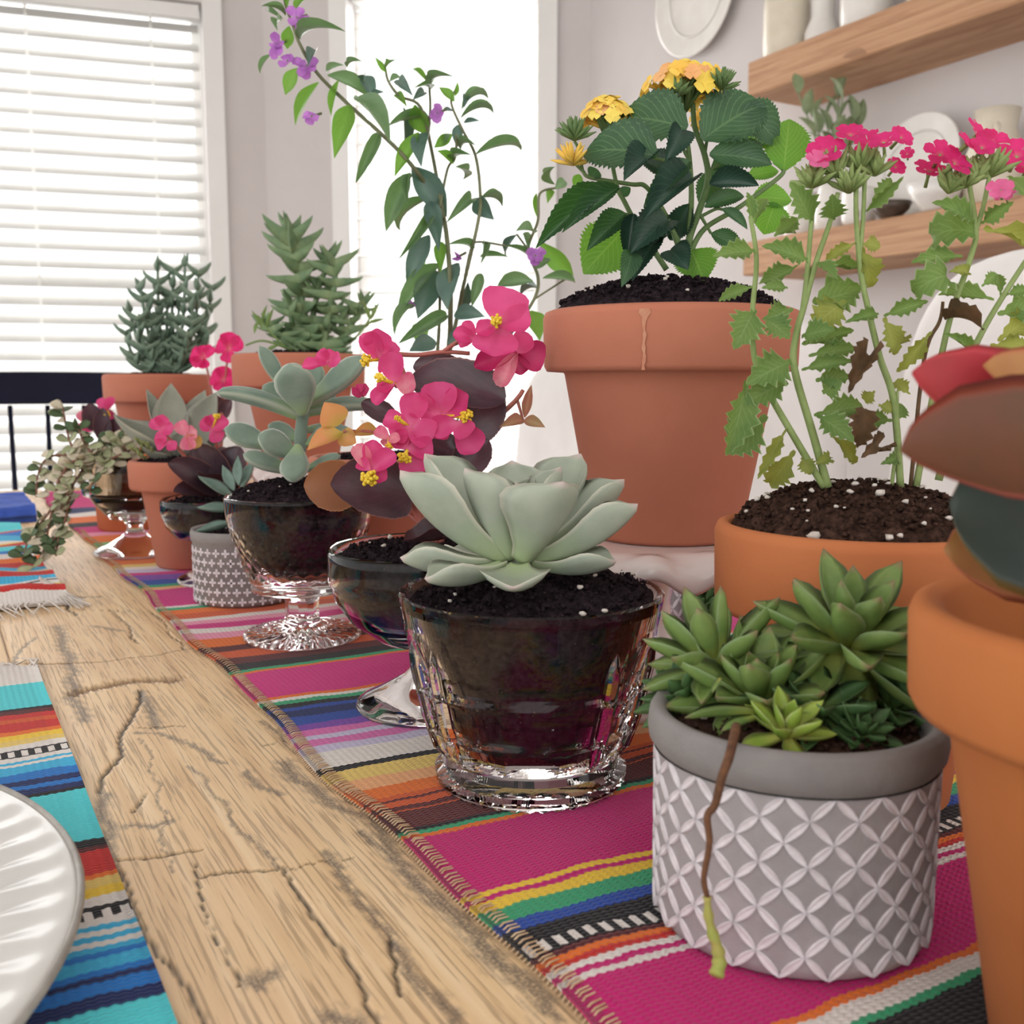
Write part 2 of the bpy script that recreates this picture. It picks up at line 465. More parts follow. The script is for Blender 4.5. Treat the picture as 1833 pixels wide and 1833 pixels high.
# ------------------------------------------------------------------ wood table
def wood_mat(name):
    m, nt, out = new_mat(name)
    b = N(nt, 'ShaderNodeBsdfPrincipled', Roughness=0.5)
    uv = N(nt, 'ShaderNodeUVMap'); mp = N(nt, 'ShaderNodeMapping'); nt.links.new(uv.outputs[0], mp.inputs[0])
    mp.inputs['Scale'].default_value = (1, 0.022, 1)
    n1_ = nz(nt, 780, mp.outputs[0], 3.0, 0.6, 0.15)
    n2_ = nz(nt, 130, mp.outputs[0], 4.0, 0.6, 0.3)
    n3_ = nz(nt, 9, uv.outputs[0], 3.0)
    base = ramp(nt, n2_, [(0.3, srgb(218, 180, 134)), (0.5, srgb(236, 202, 156)), (0.7, srgb(246, 218, 178))])
    base = mixc(nt, mth(nt, 'MULTIPLY', mth(nt, 'SUBTRACT', n3_, 0.42, clamp=True), 1.6, clamp=True), base, srgb(222, 186, 152))
    pores = ramp(nt, n1_, [(0.0, (1, 1, 1)), (0.41, (1, 1, 1)), (0.47, (0, 0, 0)), (1, (0, 0, 0))])
    col = mixc(nt, mth(nt, 'MULTIPLY', pores, 0.42), base, srgb(104, 72, 46))
    at_ = N(nt, 'ShaderNodeAttribute', attribute_name='crack'); a2 = N(nt, 'ShaderNodeAttribute', attribute_name='gouge')
    a3 = N(nt, 'ShaderNodeAttribute', attribute_name='stain')
    spn = nz(nt, 900, uv.outputs[0], 3.0)
    col = mixc(nt, mth(nt, 'MULTIPLY', a3.outputs['Fac'], mth(nt, 'MULTIPLY_ADD', spn, 2.6, -0.45, clamp=True), clamp=True), col, srgb(92, 84, 80))
    col = mixc(nt, mth(nt, 'MULTIPLY', a2.outputs['Fac'], mth(nt, 'MULTIPLY_ADD', spn, 1.6, 0.05, clamp=True), clamp=True), col, srgb(110, 72, 34))
    col = mixc(nt, at_.outputs['Fac'], col, srgb(30, 24, 22))
    nt.links.new(col, b.inputs['Base Color'])
    bm = N(nt, 'ShaderNodeBump', Strength=0.4, Distance=0.0004)
    nt.links.new(mth(nt, 'MULTIPLY_ADD', pores, -0.8, n2_), bm.inputs['Height']); nt.links.new(bm.outputs[0], b.inputs['Normal'])
    nt.links.new(b.outputs[0], out.inputs[0])
    return m
M_WOOD = wood_mat('old_table_wood')
CRACKS = [  # measured lines of the weathered plank: (pixels, width mm, kind)
    ([(176, 1415), (190, 1385), (212, 1350), (224, 1310), (241, 1268), (255, 1234)], 1.5, 'c'), ([(250, 1309), (289, 1309), (337, 1330), (370, 1345), (400, 1362)], 2.4, 's'),
    ([(433, 1379), (465, 1400), (496, 1422)], 3.0, 's'), ([(342, 1369), (385, 1417), (420, 1468), (448, 1504), (496, 1547)], 1.3, 's'),
    ([(505, 1545), (549, 1605), (593, 1686), (653, 1757), (675, 1823), (690, 1850)], 0.9, 'c'),
    ([(160, 1480), (195, 1535), (217, 1576), (250, 1634), (279, 1687), (313, 1740), (337, 1788), (366, 1827), (380, 1850)], 1.0, 'c'),
    ([(212, 1535), (300, 1530), (361, 1521)], 0.9, 'c'), ([(361, 1567), (433, 1559), (491, 1552)], 1.1, 'c'), ([(522, 1550), (580, 1540), (636, 1531)], 0.45, 'c'),
    ([(140, 1239), (170, 1230), (202, 1222), (255, 1215), (313, 1214)], 6.5, 'g'), ([(0, 1187), (145, 1186), (220, 1178), (289, 1169), (332, 1162), (380, 1150)], 0.9, 'c'),
    ([(101, 1119), (116, 1157), (128, 1191), (130, 1239), (150, 1290)], 5.0, 's'), ([(255, 1234), (262, 1260), (285, 1300)], 4.0, 's'),
    ([(582, 1523), (610, 1550), (636, 1594), (691, 1676), (746, 1741), (789, 1790), (810, 1833)], 3.2, 's'),
    ([(505, 1365), (545, 1400), (582, 1425), (664, 1468), (746, 1572), (800, 1630), (855, 1676), (909, 1730), (980, 1800)], 5.5, 's'), ([(640, 1490), (700, 1525), (770, 1590), (850, 1660), (930, 1735), (1010, 1825)], 2.2, 's'), ([(470, 1290), (560, 1370), (640, 1440)], 1.6, 's'),
    ([(255, 1299), (336, 1297)], 0.7, 'c'), ([(180, 1420), (190, 1470), (200, 1530)], 4.0, 's'), ([(255, 1320), (275, 1380), (290, 1450), (300, 1560)], 0.8, 's'),
    ([(225, 1478), (270, 1480), (300, 1466)], 3.0, 's'), ([(245, 1450), (262, 1420)], 0.9, 'c'), ([(470, 1332), (510, 1322)], 0.6, 'c'),
    ([(60, 1030), (100, 1058), (125, 1090), (135, 1100)], 1.6, 'c'), ([(120, 1066), (150, 1068), (185, 1066)], 2.2, 'c'), ([(165, 1120), (215, 1128)], 3.0, 's'),
    ([(215, 1100), (240, 1140), (250, 1150)], 0.8, 'c'), ([(0, 1225), (25, 1180), (60, 1140)], 2.0, 's'), ([(440, 1750), (460, 1760), (480, 1745)], 4.0, 's'), ([(600, 1815), (640, 1830)], 5.0, 's'), ([(690, 1680), (712, 1730), (720, 1770)], 1.0, 'c'),
    ([(340, 1545), (380, 1640), (420, 1760)], 0.5, 'c'), ([(150, 1090), (240, 1092)], 0.6, 'c'), ([(275, 1095), (330, 1160)], 0.6, 'c')]
def crack_fields(T, S):
    out = {k: np.zeros(T.shape) for k in 'csg'}
    rng = np.random.RandomState(3)
    wob = np.sin(S * 2600 + 3 * np.sin(T * 60)) * 0.45 + np.sin(T * 520 + S * 900) * 0.35 + rng.uniform(-.15, .15, T.shape)
    T, S = T + 0.0012 * np.sin(S * 230 + T * 90) + 0.0005 * np.sin(S * 1100 + 40 * np.sin(T * 20)), S + 0.0013 * np.sin(T * 130 + 1 + 2 * np.sin(T * 31)) + 0.0004 * np.sin(T * 640 + 5 * np.sin(T * 45))
    for pts, wd, kind in CRACKS:
        q = [to_ts(tab(x, y)) for x, y in pts]
        d = np.full(T.shape, 9.0)
        for (t0, s0), (t1, s1) in zip(q[:-1], q[1:]):
            vt, vs = t1 - t0, s1 - s0; l2 = vt * vt + vs * vs + 1e-12
            k = np.clip(((T - t0) * vt + (S - s0) * vs) / l2, 0, 1)
            d = np.minimum(d, np.hypot(T - t0 - k * vt, S - s0 - k * vs))
        wm = wd * (0.0011 if kind == 'c' else 0.0011) * (1 + (0.3 if kind == 'c' else 0.8) * wob)
        f = np.clip(1.25 - d / np.maximum(wm * 0.75, 2e-4), 0, 1)
        out[kind] = np.maximum(out[kind], f)
    return out
def plank(parent, s0, s1, t0, t1, hires, name='plank'):
    if hires:
        tsv = []; t = t0
        while t < t1: tsv.append(t); t += 0.0011 if t < 0.18 else (0.0016 if t < 0.5 else (0.004 if t < 0.9 else 0.02))
        tsv.append(t1); ssv = list(np.arange(s0, s1, 0.0011)) + [s1]
    else:
        tsv = lin(t0, t1, 24); ssv = lin(s0, s1, 6)
    T, S = np.meshgrid(np.array(tsv), np.array(ssv), indexing='ij')
    Z = 0.0005 * np.sin(S * 80 + 3 * T) * 0.3
    fl = None
    if hires:
        fl = crack_fields(T, S)
        Z = Z - 0.0012 * fl['c'] - 0.0002 * fl['s'] - 0.0014 * fl['g']
        e = np.minimum(S - s0, s1 - S); Z = Z - 0.0025 * np.clip(1 - e / 0.004, 0, 1) ** 2
    X = O2.x + E2.x * T + N2.x * S; Y = O2.y + E2.y * T + N2.y * S
    mb = MB(); nu, nv = T.shape
    V = np.stack([X, Y, TZ - 0.0005 + Z], -1).reshape(-1, 3)
    mb.add(V.tolist(), [(i * nv + j, i * nv + j + 1, (i + 1) * nv + j + 1, (i + 1) * nv + j) for i in range(nu - 1) for j in range(nv - 1)],
           np.stack([S, T], -1).reshape(-1, 2).tolist())
    rim = [(i, 0) for i in range(nu)] + [(nu - 1, j) for j in range(1, nv)] + [(i, nv - 1) for i in range(nu - 2, -1, -1)] + [(0, j) for j in range(nv - 2, 0, -1)]
    o = len(mb.v); idx = [i * nv + j for i, j in rim]
    low = [(mb.v[k][0], mb.v[k][1], TZ - 0.04) for k in idx]
    mb.add(low, [], [mb.uv[k] for k in idx]); m = len(idx)
    for k in range(m): mb.f.append((idx[k], o + k, o + (k + 1) % m, idx[(k + 1) % m]))
    mb.f.append(tuple(range(o + m - 1, o - 1, -1)))
    ob = mb.build(name, M_WOOD, parent)
    if hires:
        for nm, k in (('crack', 'c'), ('stain', 's'), ('gouge', 'g')):
            a = ob.data.attributes.new(nm, 'FLOAT', 'POINT')
            v = np.zeros(len(ob.data.vertices), dtype=np.float32); v[:nu * nv] = (fl[k] * (0.92 if k != 's' else 0.8)).ravel(); a.data.foreach_set('value', v)
    return ob
T0, T1 = -0.62, 1.55
c0 = ts((T0 + T1) / 2, 0.15); c0.z = 0
table = thing('dining_table', c0, 'weathered tan wooden dining table with cracked planks under the striped runner', 'table')
plank(table, -0.102, 0.014, T0, T1, True)
for a, b in ((-0.46, -0.284), (-0.282, -0.1022), (0.016, 0.19), (0.192, 0.37), (0.372, 0.60)): plank(table, a, b, T0, T1, False)
for t in (T0 + .1, T1 - .1):
    for s in (-0.38, 0.52):
        p = ts(t, s); MB().lathe([(.045, 0), (.05, .05), (.035, .1), (.04, .4), (.055, .6), (.05, TZ - .04)], 20, (p.x, p.y, 0)).build('leg', M_WOOD, table)

# ------------------------------------------------------------------ striped cloths
CC = dict(mag=srgb(196, 30, 112), mag2=srgb(206, 48, 128), org=srgb(226, 112, 42), red=srgb(196, 46, 42), wht=srgb(226, 218, 212), grn=srgb(58, 158, 112), blk=srgb(30, 26, 30),
          yel=srgb(236, 196, 62), pyel=srgb(228, 196, 110), blu=srgb(40, 74, 160), dbl=srgb(26, 40, 92), mar=srgb(92, 34, 36), peach=srgb(232, 168, 118), dorg=srgb(206, 88, 44),
          pur=srgb(126, 72, 168), pnk=srgb(214, 110, 172), lav=srgb(200, 190, 216), tur=srgb(84, 208, 216), lbl=srgb(62, 176, 220), mbl=srgb(32, 116, 196), lpk=srgb(232, 150, 176), lgr=srgb(130, 190, 130))
def cloth_mat(name, stripes, tmin, zig=()):
    """stripes: list of (t_end, colour key) in rising t; zig: (t0, t1) bands woven black and white."""
    m, nt, out = new_mat(name)
    b = N(nt, 'ShaderNodeBsdfPrincipled', Roughness=0.9); b.inputs['Specular IOR Level'].default_value = 0.15; b.inputs['Sheen Weight'].default_value = 0.12
    uv = N(nt, 'ShaderNodeUVMap'); sep = N(nt, 'ShaderNodeSeparateXYZ'); nt.links.new(uv.outputs[0], sep.inputs[0])
    u, v = sep.outputs[0], sep.outputs[1]
    tri = mth(nt, 'ABSOLUTE', mth(nt, 'SUBTRACT', mth(nt, 'FRACT', mth(nt, 'MULTIPLY', u, 330.0)), 0.5))
    vv = mth(nt, 'ADD', v, mth(nt, 'MULTIPLY', mth(nt, 'SUBTRACT', nz(nt, 50, uv.outputs[0], 2.0), 0.5), 0.005))
    vv = mth(nt, 'ADD', vv, mth(nt, 'MULTIPLY', mth(nt, 'SUBTRACT', tri, 0.25), 0.0014))
    col = None; start = tmin
    for i in range(0, len(stripes), 28):
        ch = stripes[i:i + 28]; t1 = ch[-1][0]; span = t1 - start
        stops = []; p = start
        for te, k in ch:
            stops.append(((p - start) / span, CC[k])); p = te
        fac = mth(nt, 'DIVIDE', mth(nt, 'SUBTRACT', vv, start), span, clamp=True)
        c = ramp(nt, fac, stops, 'CONSTANT')
        col = c if col is None else mixc(nt, mth(nt, 'GREATER_THAN', vv, start), col, c)
        start = t1
    for z0, z1 in zig:
        inb = mth(nt, 'MULTIPLY', mth(nt, 'GREATER_THAN', vv, z0), mth(nt, 'LESS_THAN', vv, z1))
        q = mth(nt, 'MULTIPLY', mth(nt, 'SUBTRACT', vv, z0), 1.0 / (z1 - z0))
        row = mth(nt, 'FLOOR', q)
        ck = mth(nt, 'GREATER_THAN', mth(nt, 'FRACT', mth(nt, 'MULTIPLY_ADD', u, 190.0, mth(nt, 'MULTIPLY', row, 0.5))), 0.5)
        col = mixc(nt, inb, col, mixc(nt, ck, CC['blk'], CC['wht']))
    wv = nz(nt, 700, uv.outputs[0], 2.0)
    col = mixc(nt, 0.22, col, mixc(nt, wv, (0.02, 0.02, 0.02), (1, 1, 1)), 'OVERLAY')
    nt.links.new(col, b.inputs['Base Color'])
    rib = mth(nt, 'SINE', mth(nt, 'MULTIPLY', vv, 2 * PI * 560.0))
    rib2 = mth(nt, 'SINE', mth(nt, 'MULTIPLY', u, 2 * PI * 330.0))
    h = mth(nt, 'ADD', mth(nt, 'MULTIPLY', rib, 0.5), mth(nt, 'MULTIPLY_ADD', rib2, 0.3, mth(nt, 'MULTIPLY', wv, 0.8)))
    bm = N(nt, 'ShaderNodeBump', Strength=0.6, Distance=0.0005)
    nt.links.new(h, bm.inputs['Height']); nt.links.new(bm.outputs[0], b.inputs['Normal'])
    nt.links.new(b.outputs[0], out.inputs[0])
    return m
def tpx(x, y): return to_ts(tab(x, y))[0]
def fn2(a, b, k=1.0): return mnoise.noise(Vector((a * k, b * k, 3.7)))
def cloth(name, s0, s1, t0, t1, m, zfn, edge=None, parent=None, st=0.004, ss=0.006, th=0.0012):
    nt_ = int((t1 - t0) / st) + 2; ns = int((s1 - s0) / ss) + 2
    def P(i, j):
        t = t0 + (t1 - t0) * i / (nt_ - 1); f = j / (ns - 1)
        e0 = edge(t) if edge else 0.0
        s = s0 + e0 * (1 - f) + (s1 - s0) * f
        return t, s
    mb = MB()
    def top(i, j):
        t, s = P(i, j); p = ts(t, s); p.z = TZ + zfn(t, s); return p
    mb.grid(nt_, ns, top, lambda i, j: (P(i, j)[1], P(i, j)[0]))
    nv = ns; nu = nt_
    rim = [(i, 0) for i in range(nu)] + [(nu - 1, j) for j in range(1, nv)] + [(i, nv - 1) for i in range(nu - 2, -1, -1)] + [(0, j) for j in range(nv - 2, 0, -1)]
    idx = [i * nv + j for i, j in rim]; o = len(mb.v); k_ = len(idx)
    mb.add([(mb.v[k][0], mb.v[k][1], max(TZ + 0.0002, mb.v[k][2] - th)) for k in idx], [], [mb.uv[k] for k in idx])
    for k in range(k_): mb.f.append((idx[k], o + k, o + (k + 1) % k_, idx[(k + 1) % k_]))
    return mb.build(name, m, parent)
# runner: measured stripe ends, near to far
RS = [((1631, 1817), 'blk'), ((1631, 1794), 'grn'), ((1631, 1768), 'wht'), ((1631, 1745), 'org'), ((1018, 1797), 'mag'), ((1018, 1783), 'wht'), ((1018, 1770), 'mag'), ((1018, 1756), 'wht'), ((1018, 1743), 'red'), ((1018, 1731), 'org'), ((1018, 1717), 'mar'),
      ((1018, 1708), 'blk'), ((1018, 1704), 'wht'), ((1018, 1683), 'blk'), ((1018, 1679), 'wht'), ((1018, 1654), 'blk'), ((1018, 1636), 'blu'), ((1018, 1611), 'grn'), ((1018, 1591), 'yel'), ((1018, 1583), 'mag'), ((1018, 1574), 'yel'), ((745, 1517), 'mag'), ((745, 1511), 'org'), ((745, 1508), 'wht'), ((745, 1500), 'grn'), ((745, 1494), 'blk'),
      ((745, 1476), 'mar'), ((745, 1472), 'blk'), ((745, 1458), 'mar'), ((745, 1455), 'dorg'), ((745, 1448), 'mar'), ((745, 1436), 'dorg'), ((745, 1432), 'mar'), ((745, 1424), 'dorg'), ((745, 1404), 'org'), ((745, 1384), 'peach'), ((745, 1363), 'pyel'), ((745, 1355), 'blk'),
      ((700, 1335), 'wht'), ((700, 1322), 'lav'), ((680, 1312), 'pnk'), ((680, 1304), 'lav'), ((680, 1294), 'pnk'), ((680, 1282), 'pur'), ((660, 1271), 'blu'), ((640, 1262), 'dbl'), ((620, 1259), 'blu'), ((600, 1256), 'blk'), ((600, 1250), 'grn'), ((600, 1246), 'wht'), ((600, 1241), 'org'),
      ((600, 1193), 'mag2'), ((600, 1189), 'org'), ((600, 1184), 'grn'), ((520, 1183), 'blk'), ((460, 1178), 'mar'), ((440, 1167), 'dorg'), ((420, 1160), 'mar'), ((420, 1145), 'org'), ((420, 1135), 'lpk'), ((420, 1128), 'wht'), ((400, 1121), 'mag2'), ((400, 1113), 'lpk'), ((380, 1108), 'wht'), ((360, 1101), 'dorg'), ((340, 1094), 'org'), ((330, 1091), 'grn'), ((330, 1088), 'wht'),
      ((310, 1058), 'mag2'), ((300, 1054), 'peach'), ((290, 1050), 'grn'), ((290, 1042), 'blu'), ((280, 1034), 'pur'), ((280, 1028), 'mag2'), ((270, 1022), 'lav'), ((260, 1018), 'wht'), ((255, 1013), 'pyel'), ((250, 1005), 'org'), ((240, 998), 'dorg'), ((230, 992), 'pnk'), ((230, 988), 'wht'), ((215, 982), 'lpk'), ((210, 974), 'lgr'), ((205, 962), 'org'), ((200, 955), 'lpk'), ((190, 946), 'mag2'), ((180, 938), 'blk'), ((180, 928), 'org'), ((180, 920), 'wht'), ((180, 912), 'dbl')]
def rising(L, end):
    o = []; last = -9
    for (p, k) in L:
        t = max(tpx(*p), last + 0.0012); o.append((t, k)); last = t
    o.append((end, 'mag'))
    return o
RSL = rising(RS, 1.6)
tz0 = tpx(1018, 1704); tz1 = tpx(1018, 1683)
M_RUN = cloth_mat('runner_weave', RSL, -0.6, ((tz0, tz1),))
POTS = []      # (x, y, r) footprints filled below so the cloth lies flat under every base
BASES = [(0.008, 0.405, .05), (0.093, 0.31, .055), (0.135, 0.39, .05), (0.147, 0.22, .05), (0.07, 0.52, .06), (-0.04, 0.5, .045), (-0.133, 0.64, .045), (-0.195, 0.745, .05), (-0.23, 0.82, .05), (-0.283, 0.9, .04), (-0.357, 0.97, .05)]
def run_z(t, s):
    p = ts(t, s); k = 1.0
    for x, y, r in BASES:
        d = math.hypot(p.x - x, p.y - y); k = min(k, max(0.0, (d - r) / 0.03))
    bulge = 0.006 * math.exp(-(((t - 0.115) / 0.02) ** 2)) * math.exp(-(((s - 0.125) / 0.045) ** 2))
    return 0.0016 + k * (0.0016 * (fn2(t, s, 14) + 0.5 * fn2(t, s, 31)) + 0.0012) + bulge * k
runner = cloth('table_runner', 0.0, 0.36, -0.5, 1.46, M_RUN, run_z, edge=lambda t: 0.002 * math.sin(t * 23) + 0.0015 * math.sin(t * 51 + 1))
tag(runner, 'bright striped woven runner with magenta bands beneath the flower pots', 'table runner')
# overlocked hem along the left edge
M_HEM = mat('hem_thread', srgb(224, 198, 164), srgb(196, 156, 120), rough=0.8, scale=180)
hm = MB(); t = -0.06
while t < 1.0:
    e = 0.002 * math.sin(t * 23) + 0.0015 * math.sin(t * 51 + 1)
    za = run_z(t, e) + 0.0006
    j = R.uniform(-.0006, .0006)
    a = ts(t, e - 0.0012, 0.0008); b = ts(t + 0.0006 + j, e + 0.003, za + 0.0001); c = ts(t + 0.0013 + j, e + 0.0065, run_z(t, e + .0065) + 0.0002)
    hm.tube([a, b, c], [0.00026, 0.00032, 0.00026], 4, False)
    t += 0.0021 if t < 0.35 else 0.004
hm.build('hem_stitching', M_HEM, runner, kind='stuff')
# placemats
PS = [((300, 1833), 'tur'), ((290, 1808), 'tur'), ((287, 1800), 'blk'), ((282, 1785), 'dbl'), ((279, 1778), 'blk'), ((274, 1758), 'mbl'), ((270, 1752), 'dbl'), ((262, 1735), 'mbl'), ((256, 1717), 'lbl'), ((253, 1710), 'mbl'), ((249, 1694), 'lbl'), ((246, 1688), 'wht'), ((241, 1676), 'lbl'), ((238, 1670), 'wht'), ((236, 1664), 'lbl'), ((232, 1648), 'wht'), ((229, 1626), 'blk'), ((225, 1612), 'wht'),
      ((221, 1594), 'yel'), ((218, 1580), 'pyel'), ((216, 1572), 'org'), ((213, 1560), 'red'), ((211, 1553), 'org'), ((205, 1530), 'red'), ((200, 1522), 'mar'), ((197, 1507), 'blk'), ((172, 1424), 'tur'), ((170, 1416), 'blk'), ((167, 1408), 'dbl'), ((165, 1402), 'mbl'), ((163, 1392), 'dbl'), ((160, 1380), 'mbl'), ((156, 1366), 'lbl'), ((154, 1362), 'wht'), ((152, 1358), 'lbl'), ((150, 1350), 'wht'),
      ((146, 1336), 'blk'), ((144, 1328), 'wht'), ((141, 1318), 'pyel'), ((139, 1310), 'yel'), ((137, 1304), 'org'), ((135, 1290), 'red'), ((133, 1284), 'dorg'), ((131, 1276), 'red'), ((130, 1268), 'mar'), ((129, 1264), 'blk'), ((124, 1222), 'tur')]
PSL = []; last = -9
for p, k in PS:
    t = max(tpx(*p), last + 0.0012); PSL.append((t, k)); last = t
PSL.append((0.6, 'wht'))
def tz(y0, y1, f): return (tpx(f[0], y0), tpx(f[1], y1))
M_PM = cloth_mat('placemat_weave', PSL, -0.6, ((tpx(232, 1644), tpx(229, 1630)), (tpx(150, 1347), tpx(146, 1338))))
tend = tpx(120, 1205) + .012
def pm_z(t, s):
    lift = 0.012 * max(0, (t - (tend - 0.05)) / 0.05) ** 2 * (0.55 + 0.45 * math.sin(s * 42 + 2.0))
    return 0.002 + 0.0012 * (fn2(t, s, 16) + .5) + max(0, lift)
pm = cloth('placemat', -0.46, -0.089, -0.5, tend, M_PM, pm_z, edge=lambda t: 0)
tag(pm, 'turquoise striped woven placemat under the white plate', 'placemat')
fr = MB()
M_FR = mat('white_fringe', srgb(232, 224, 216), srgb(214, 204, 196), rough=0.9, scale=90)
for i in range(150):
    s = -0.46 + 0.371 * i / 149; a = ts(tend - .002, s, pm_z(tend, s) - .0006)
    b = ts(tend + .012, s + R.uniform(-.004, .004), R.uniform(.001, .004)); c = ts(tend + .02 + R.uniform(0, .012), s + R.uniform(-.01, .01), .001)
    fr.tube([a, b, c], [.0008, .0007, .0003], 4, False)
fr.build('fringe', M_FR, pm, kind='stuff')
P2 = [(.622, 'wht'), (.640, 'red'), (.652, 'org'), (.664, 'pyel'), (.680, 'wht'), (.684, 'blk'), (.690, 'wht'), (.705, 'lbl'), (.735, 'red'), (.742, 'mar'), (.752, 'pyel'), (.765, 'wht'), (.79, 'lbl'), (.81, 'red'), (.83, 'org'), (.85, 'wht'), (.865, 'mbl'), (.89, 'tur'), (.92, 'red'), (.93, 'yel'), (.945, 'wht'), (.975, 'lbl'), (1.0, 'mbl'), (1.03, 'red'), (1.2, 'tur')]
M_P2 = cloth_mat('far_placemat_weave', P2, 0.5)
def p2_z(t, s):
    return 0.002 + 0.009 * math.exp(-(((t - 0.63) / 0.016) ** 2)) + 0.006 * (fn2(t, s, 22) + .4) + 0.006 * math.exp(-(((t - 0.72) / 0.02) ** 2))
p2 = cloth('placemat', -0.46, -0.052, 0.605, 1.10, M_P2, p2_z, edge=lambda t: .008 * math.sin(t * 30))
tag(p2, 'crumpled red and blue striped placemat at the left edge beyond the turquoise one', 'placemat')
fr = MB()
for i in range(120):
    s = -0.46 + 0.394 * i / 119; a = ts(.607, s, .004)
    fr.tube([a, ts(.596, s + R.uniform(-.004, .004), .004), ts(.58 - R.uniform(0, .014), s + R.uniform(-.012, .012), .001)], [.0008, .0007, .0003], 4, False)
for i in range(26):
    a = ts(.64 + R.uniform(-.008, .008), -.068, .015)
    fr.tube([a, ts(.63, -.058 + R.uniform(-.006, .006), .008), ts(.60 + R.uniform(-.02, .02), -.048 + R.uniform(-.01, .01), .001)], [.0009, .0008, .0003], 4, False)
fr.build('fringe', M_FR, p2, kind='stuff')
# blue folded cloth at the far end
M_BLUE = mat('blue_cotton', srgb(62, 96, 190), srgb(48, 78, 168), rough=0.9, scale=60, bump=0.3)
def bl_z(t, s): return 0.018 + 0.004 * fn2(t, s, 25) - 0.012 * max(0, 1 - (t - 1.125) / .02) ** 2 * (1 if t < 1.145 else 0)
bc = cloth('folded_napkin', -0.40, -0.03, 1.125, 1.30, M_BLUE, bl_z, th=0.02)
tag(bc, 'blue folded cloth lying at the far end of the table below the black chair', 'napkin')
# white ribbed plate
M_PLATE = mat('white_glaze', srgb(214, 212, 208), srgb(206, 204, 200), rough=0.3, scale=12, coat=0.2)
pc = Vector((-0.268, 0.212))
pl = thing('dinner_plate', (pc.x, pc.y, TZ + .004), 'white ribbed dinner plate cut off by the left edge', 'plate')
def pmod(i, r, z, a):
    if 0.085 < r < 0.151: z += 0.0011 * math.sin(a * 60) * min(1, (0.152 - r) / .008)
    return r, z
MB().lathe([(.0, .003), (.07, .003), (.085, .004), (.1, .008), (.12, .012), (.14, .0145), (.152, .016), (.158, .0175), (.160, .0165), (.158, .0145), (.14, .009), (.1, .001), (.07, .0), (.0, .0)], 672, (pc.x, pc.y, TZ + .0045), pmod).build('plate_body', M_PLATE, pl)
MB().lathe([(.1585, .0168), (.1602, .0182), (.1612, .0166), (.16, .015)], 96, (pc.x, pc.y, TZ + .0045), close=True).build('rim_line', mat('plate_rim', srgb(140, 134, 126), srgb(170, 165, 158), rough=.4, scale=60), pl)

# ------------------------------------------------------------------ chairs
M_BLACK = mat('black_paint', srgb(24, 26, 48), srgb(18, 20, 38), rough=0.6, scale=8, spec=.15)
def black_chair():
    p0 = at(75, 690, 1.78)
    f = Vector((E2.x, E2.y, 0)); side = Vector((N2.x, N2.y, 0))
    side = Vector((0.97, 0.24, 0)).normalized(); f = Vector((-0.24, 0.97, 0)).normalized()
    c = Vector((p0.x, p0.y, 0)) - f * 0.02
    ch = thing('spindle_chair', (c.x, c.y, 0), 'black wooden chair with curved top rail and thin spindles at the table end', 'chair')
    def q(u, z, off=0): 
        bow = 0.06 * (1 - (u / 0.27) ** 2)
        return c + side * u + f * (bow + off) + Vector((0, 0, z))
    mb = MB(); n = 20; rows = []
    for i in range(n):
        u = -0.27 + 0.54 * i / (n - 1); k = 1 - 0.25 * abs(u / 0.27) ** 3
        top = 0.943; h = 0.056 * k
        for dz, dy in ((0, -.011), (0, .011), (-h, .011), (-h, -.011)): rows.append(q(u, top + dz - 0.006 * (u / .27) ** 2, dy))
    fs = [(i * 4 + a, i * 4 + (a + 1) % 4, (i + 1) * 4 + (a + 1) % 4, (i + 1) * 4 + a) for i in range(n - 1) for a in range(4)] + [(3, 2, 1, 0), tuple((n - 1) * 4 + a for a in range(4))]
    mb.add(rows, fs).build('top_rail', M_BLACK, ch, False)
    for i in range(9):
        u = -0.24 + 0.06 * i
        MB().tube([q(u * .8, .45, -.02), q(u * .95, .7, -.01), q(u, .885)], [.006, .0048, .0042] if 0 < i < 8 else [.012, .011, .01], 8).build('spindle', M_BLACK, ch)
    sm = MB(); sm.lathe([(.0, .43), (.19, .43), (.215, .445), (.21, .465), (.15, .46), (0, .455)], 32, (c.x - f.x * .2, c.y - f.y * .2, 0)); sm.build('seat', M_BLACK, ch)
    for a, b in ((-.14, -.34), (.14, -.34), (-.14, -.06), (.14, -.06)):
        MB().tube([c + side * a + f * b + Vector((0, 0, .44)), c + side * a * 1.35 + f * (b * 1.2 + .03) + Vector((0, 0, 0.0))], [.014, .012], 10).build('leg', M_BLACK, ch)
    return ch
black_chair()
M_SLIP = mat('white_slipcover', srgb(236, 233, 231), srgb(226, 222, 221), rough=0.9, scale=7, bump=0.25, bscale=60, sheen=.1)
def sbox(mb, c, ax, ay, az, hx, hy, hz, p=6, n=14, m=20):      # rounded superellipsoid box
    def sg(v, e): return math.copysign(abs(v) ** e, v)
    e = 2.0 / p; vs = []; fs = []
    for i in range(n + 1):
        th = -PI / 2 + PI * i / n
        for k in range(m):
            a = 2 * PI * k / m
            vs.append(c + ax * (hx * sg(math.cos(th), e) * sg(math.cos(a), e)) + ay * (hy * sg(math.cos(th), e) * sg(math.sin(a), e)) + az * (hz * sg(math.sin(th), e)))
    for i in range(n):
        for k in range(m): fs.append((i * m + k, i * m + (k + 1) % m, (i + 1) * m + (k + 1) % m, (i + 1) * m + k))
    return mb.add(vs, fs)
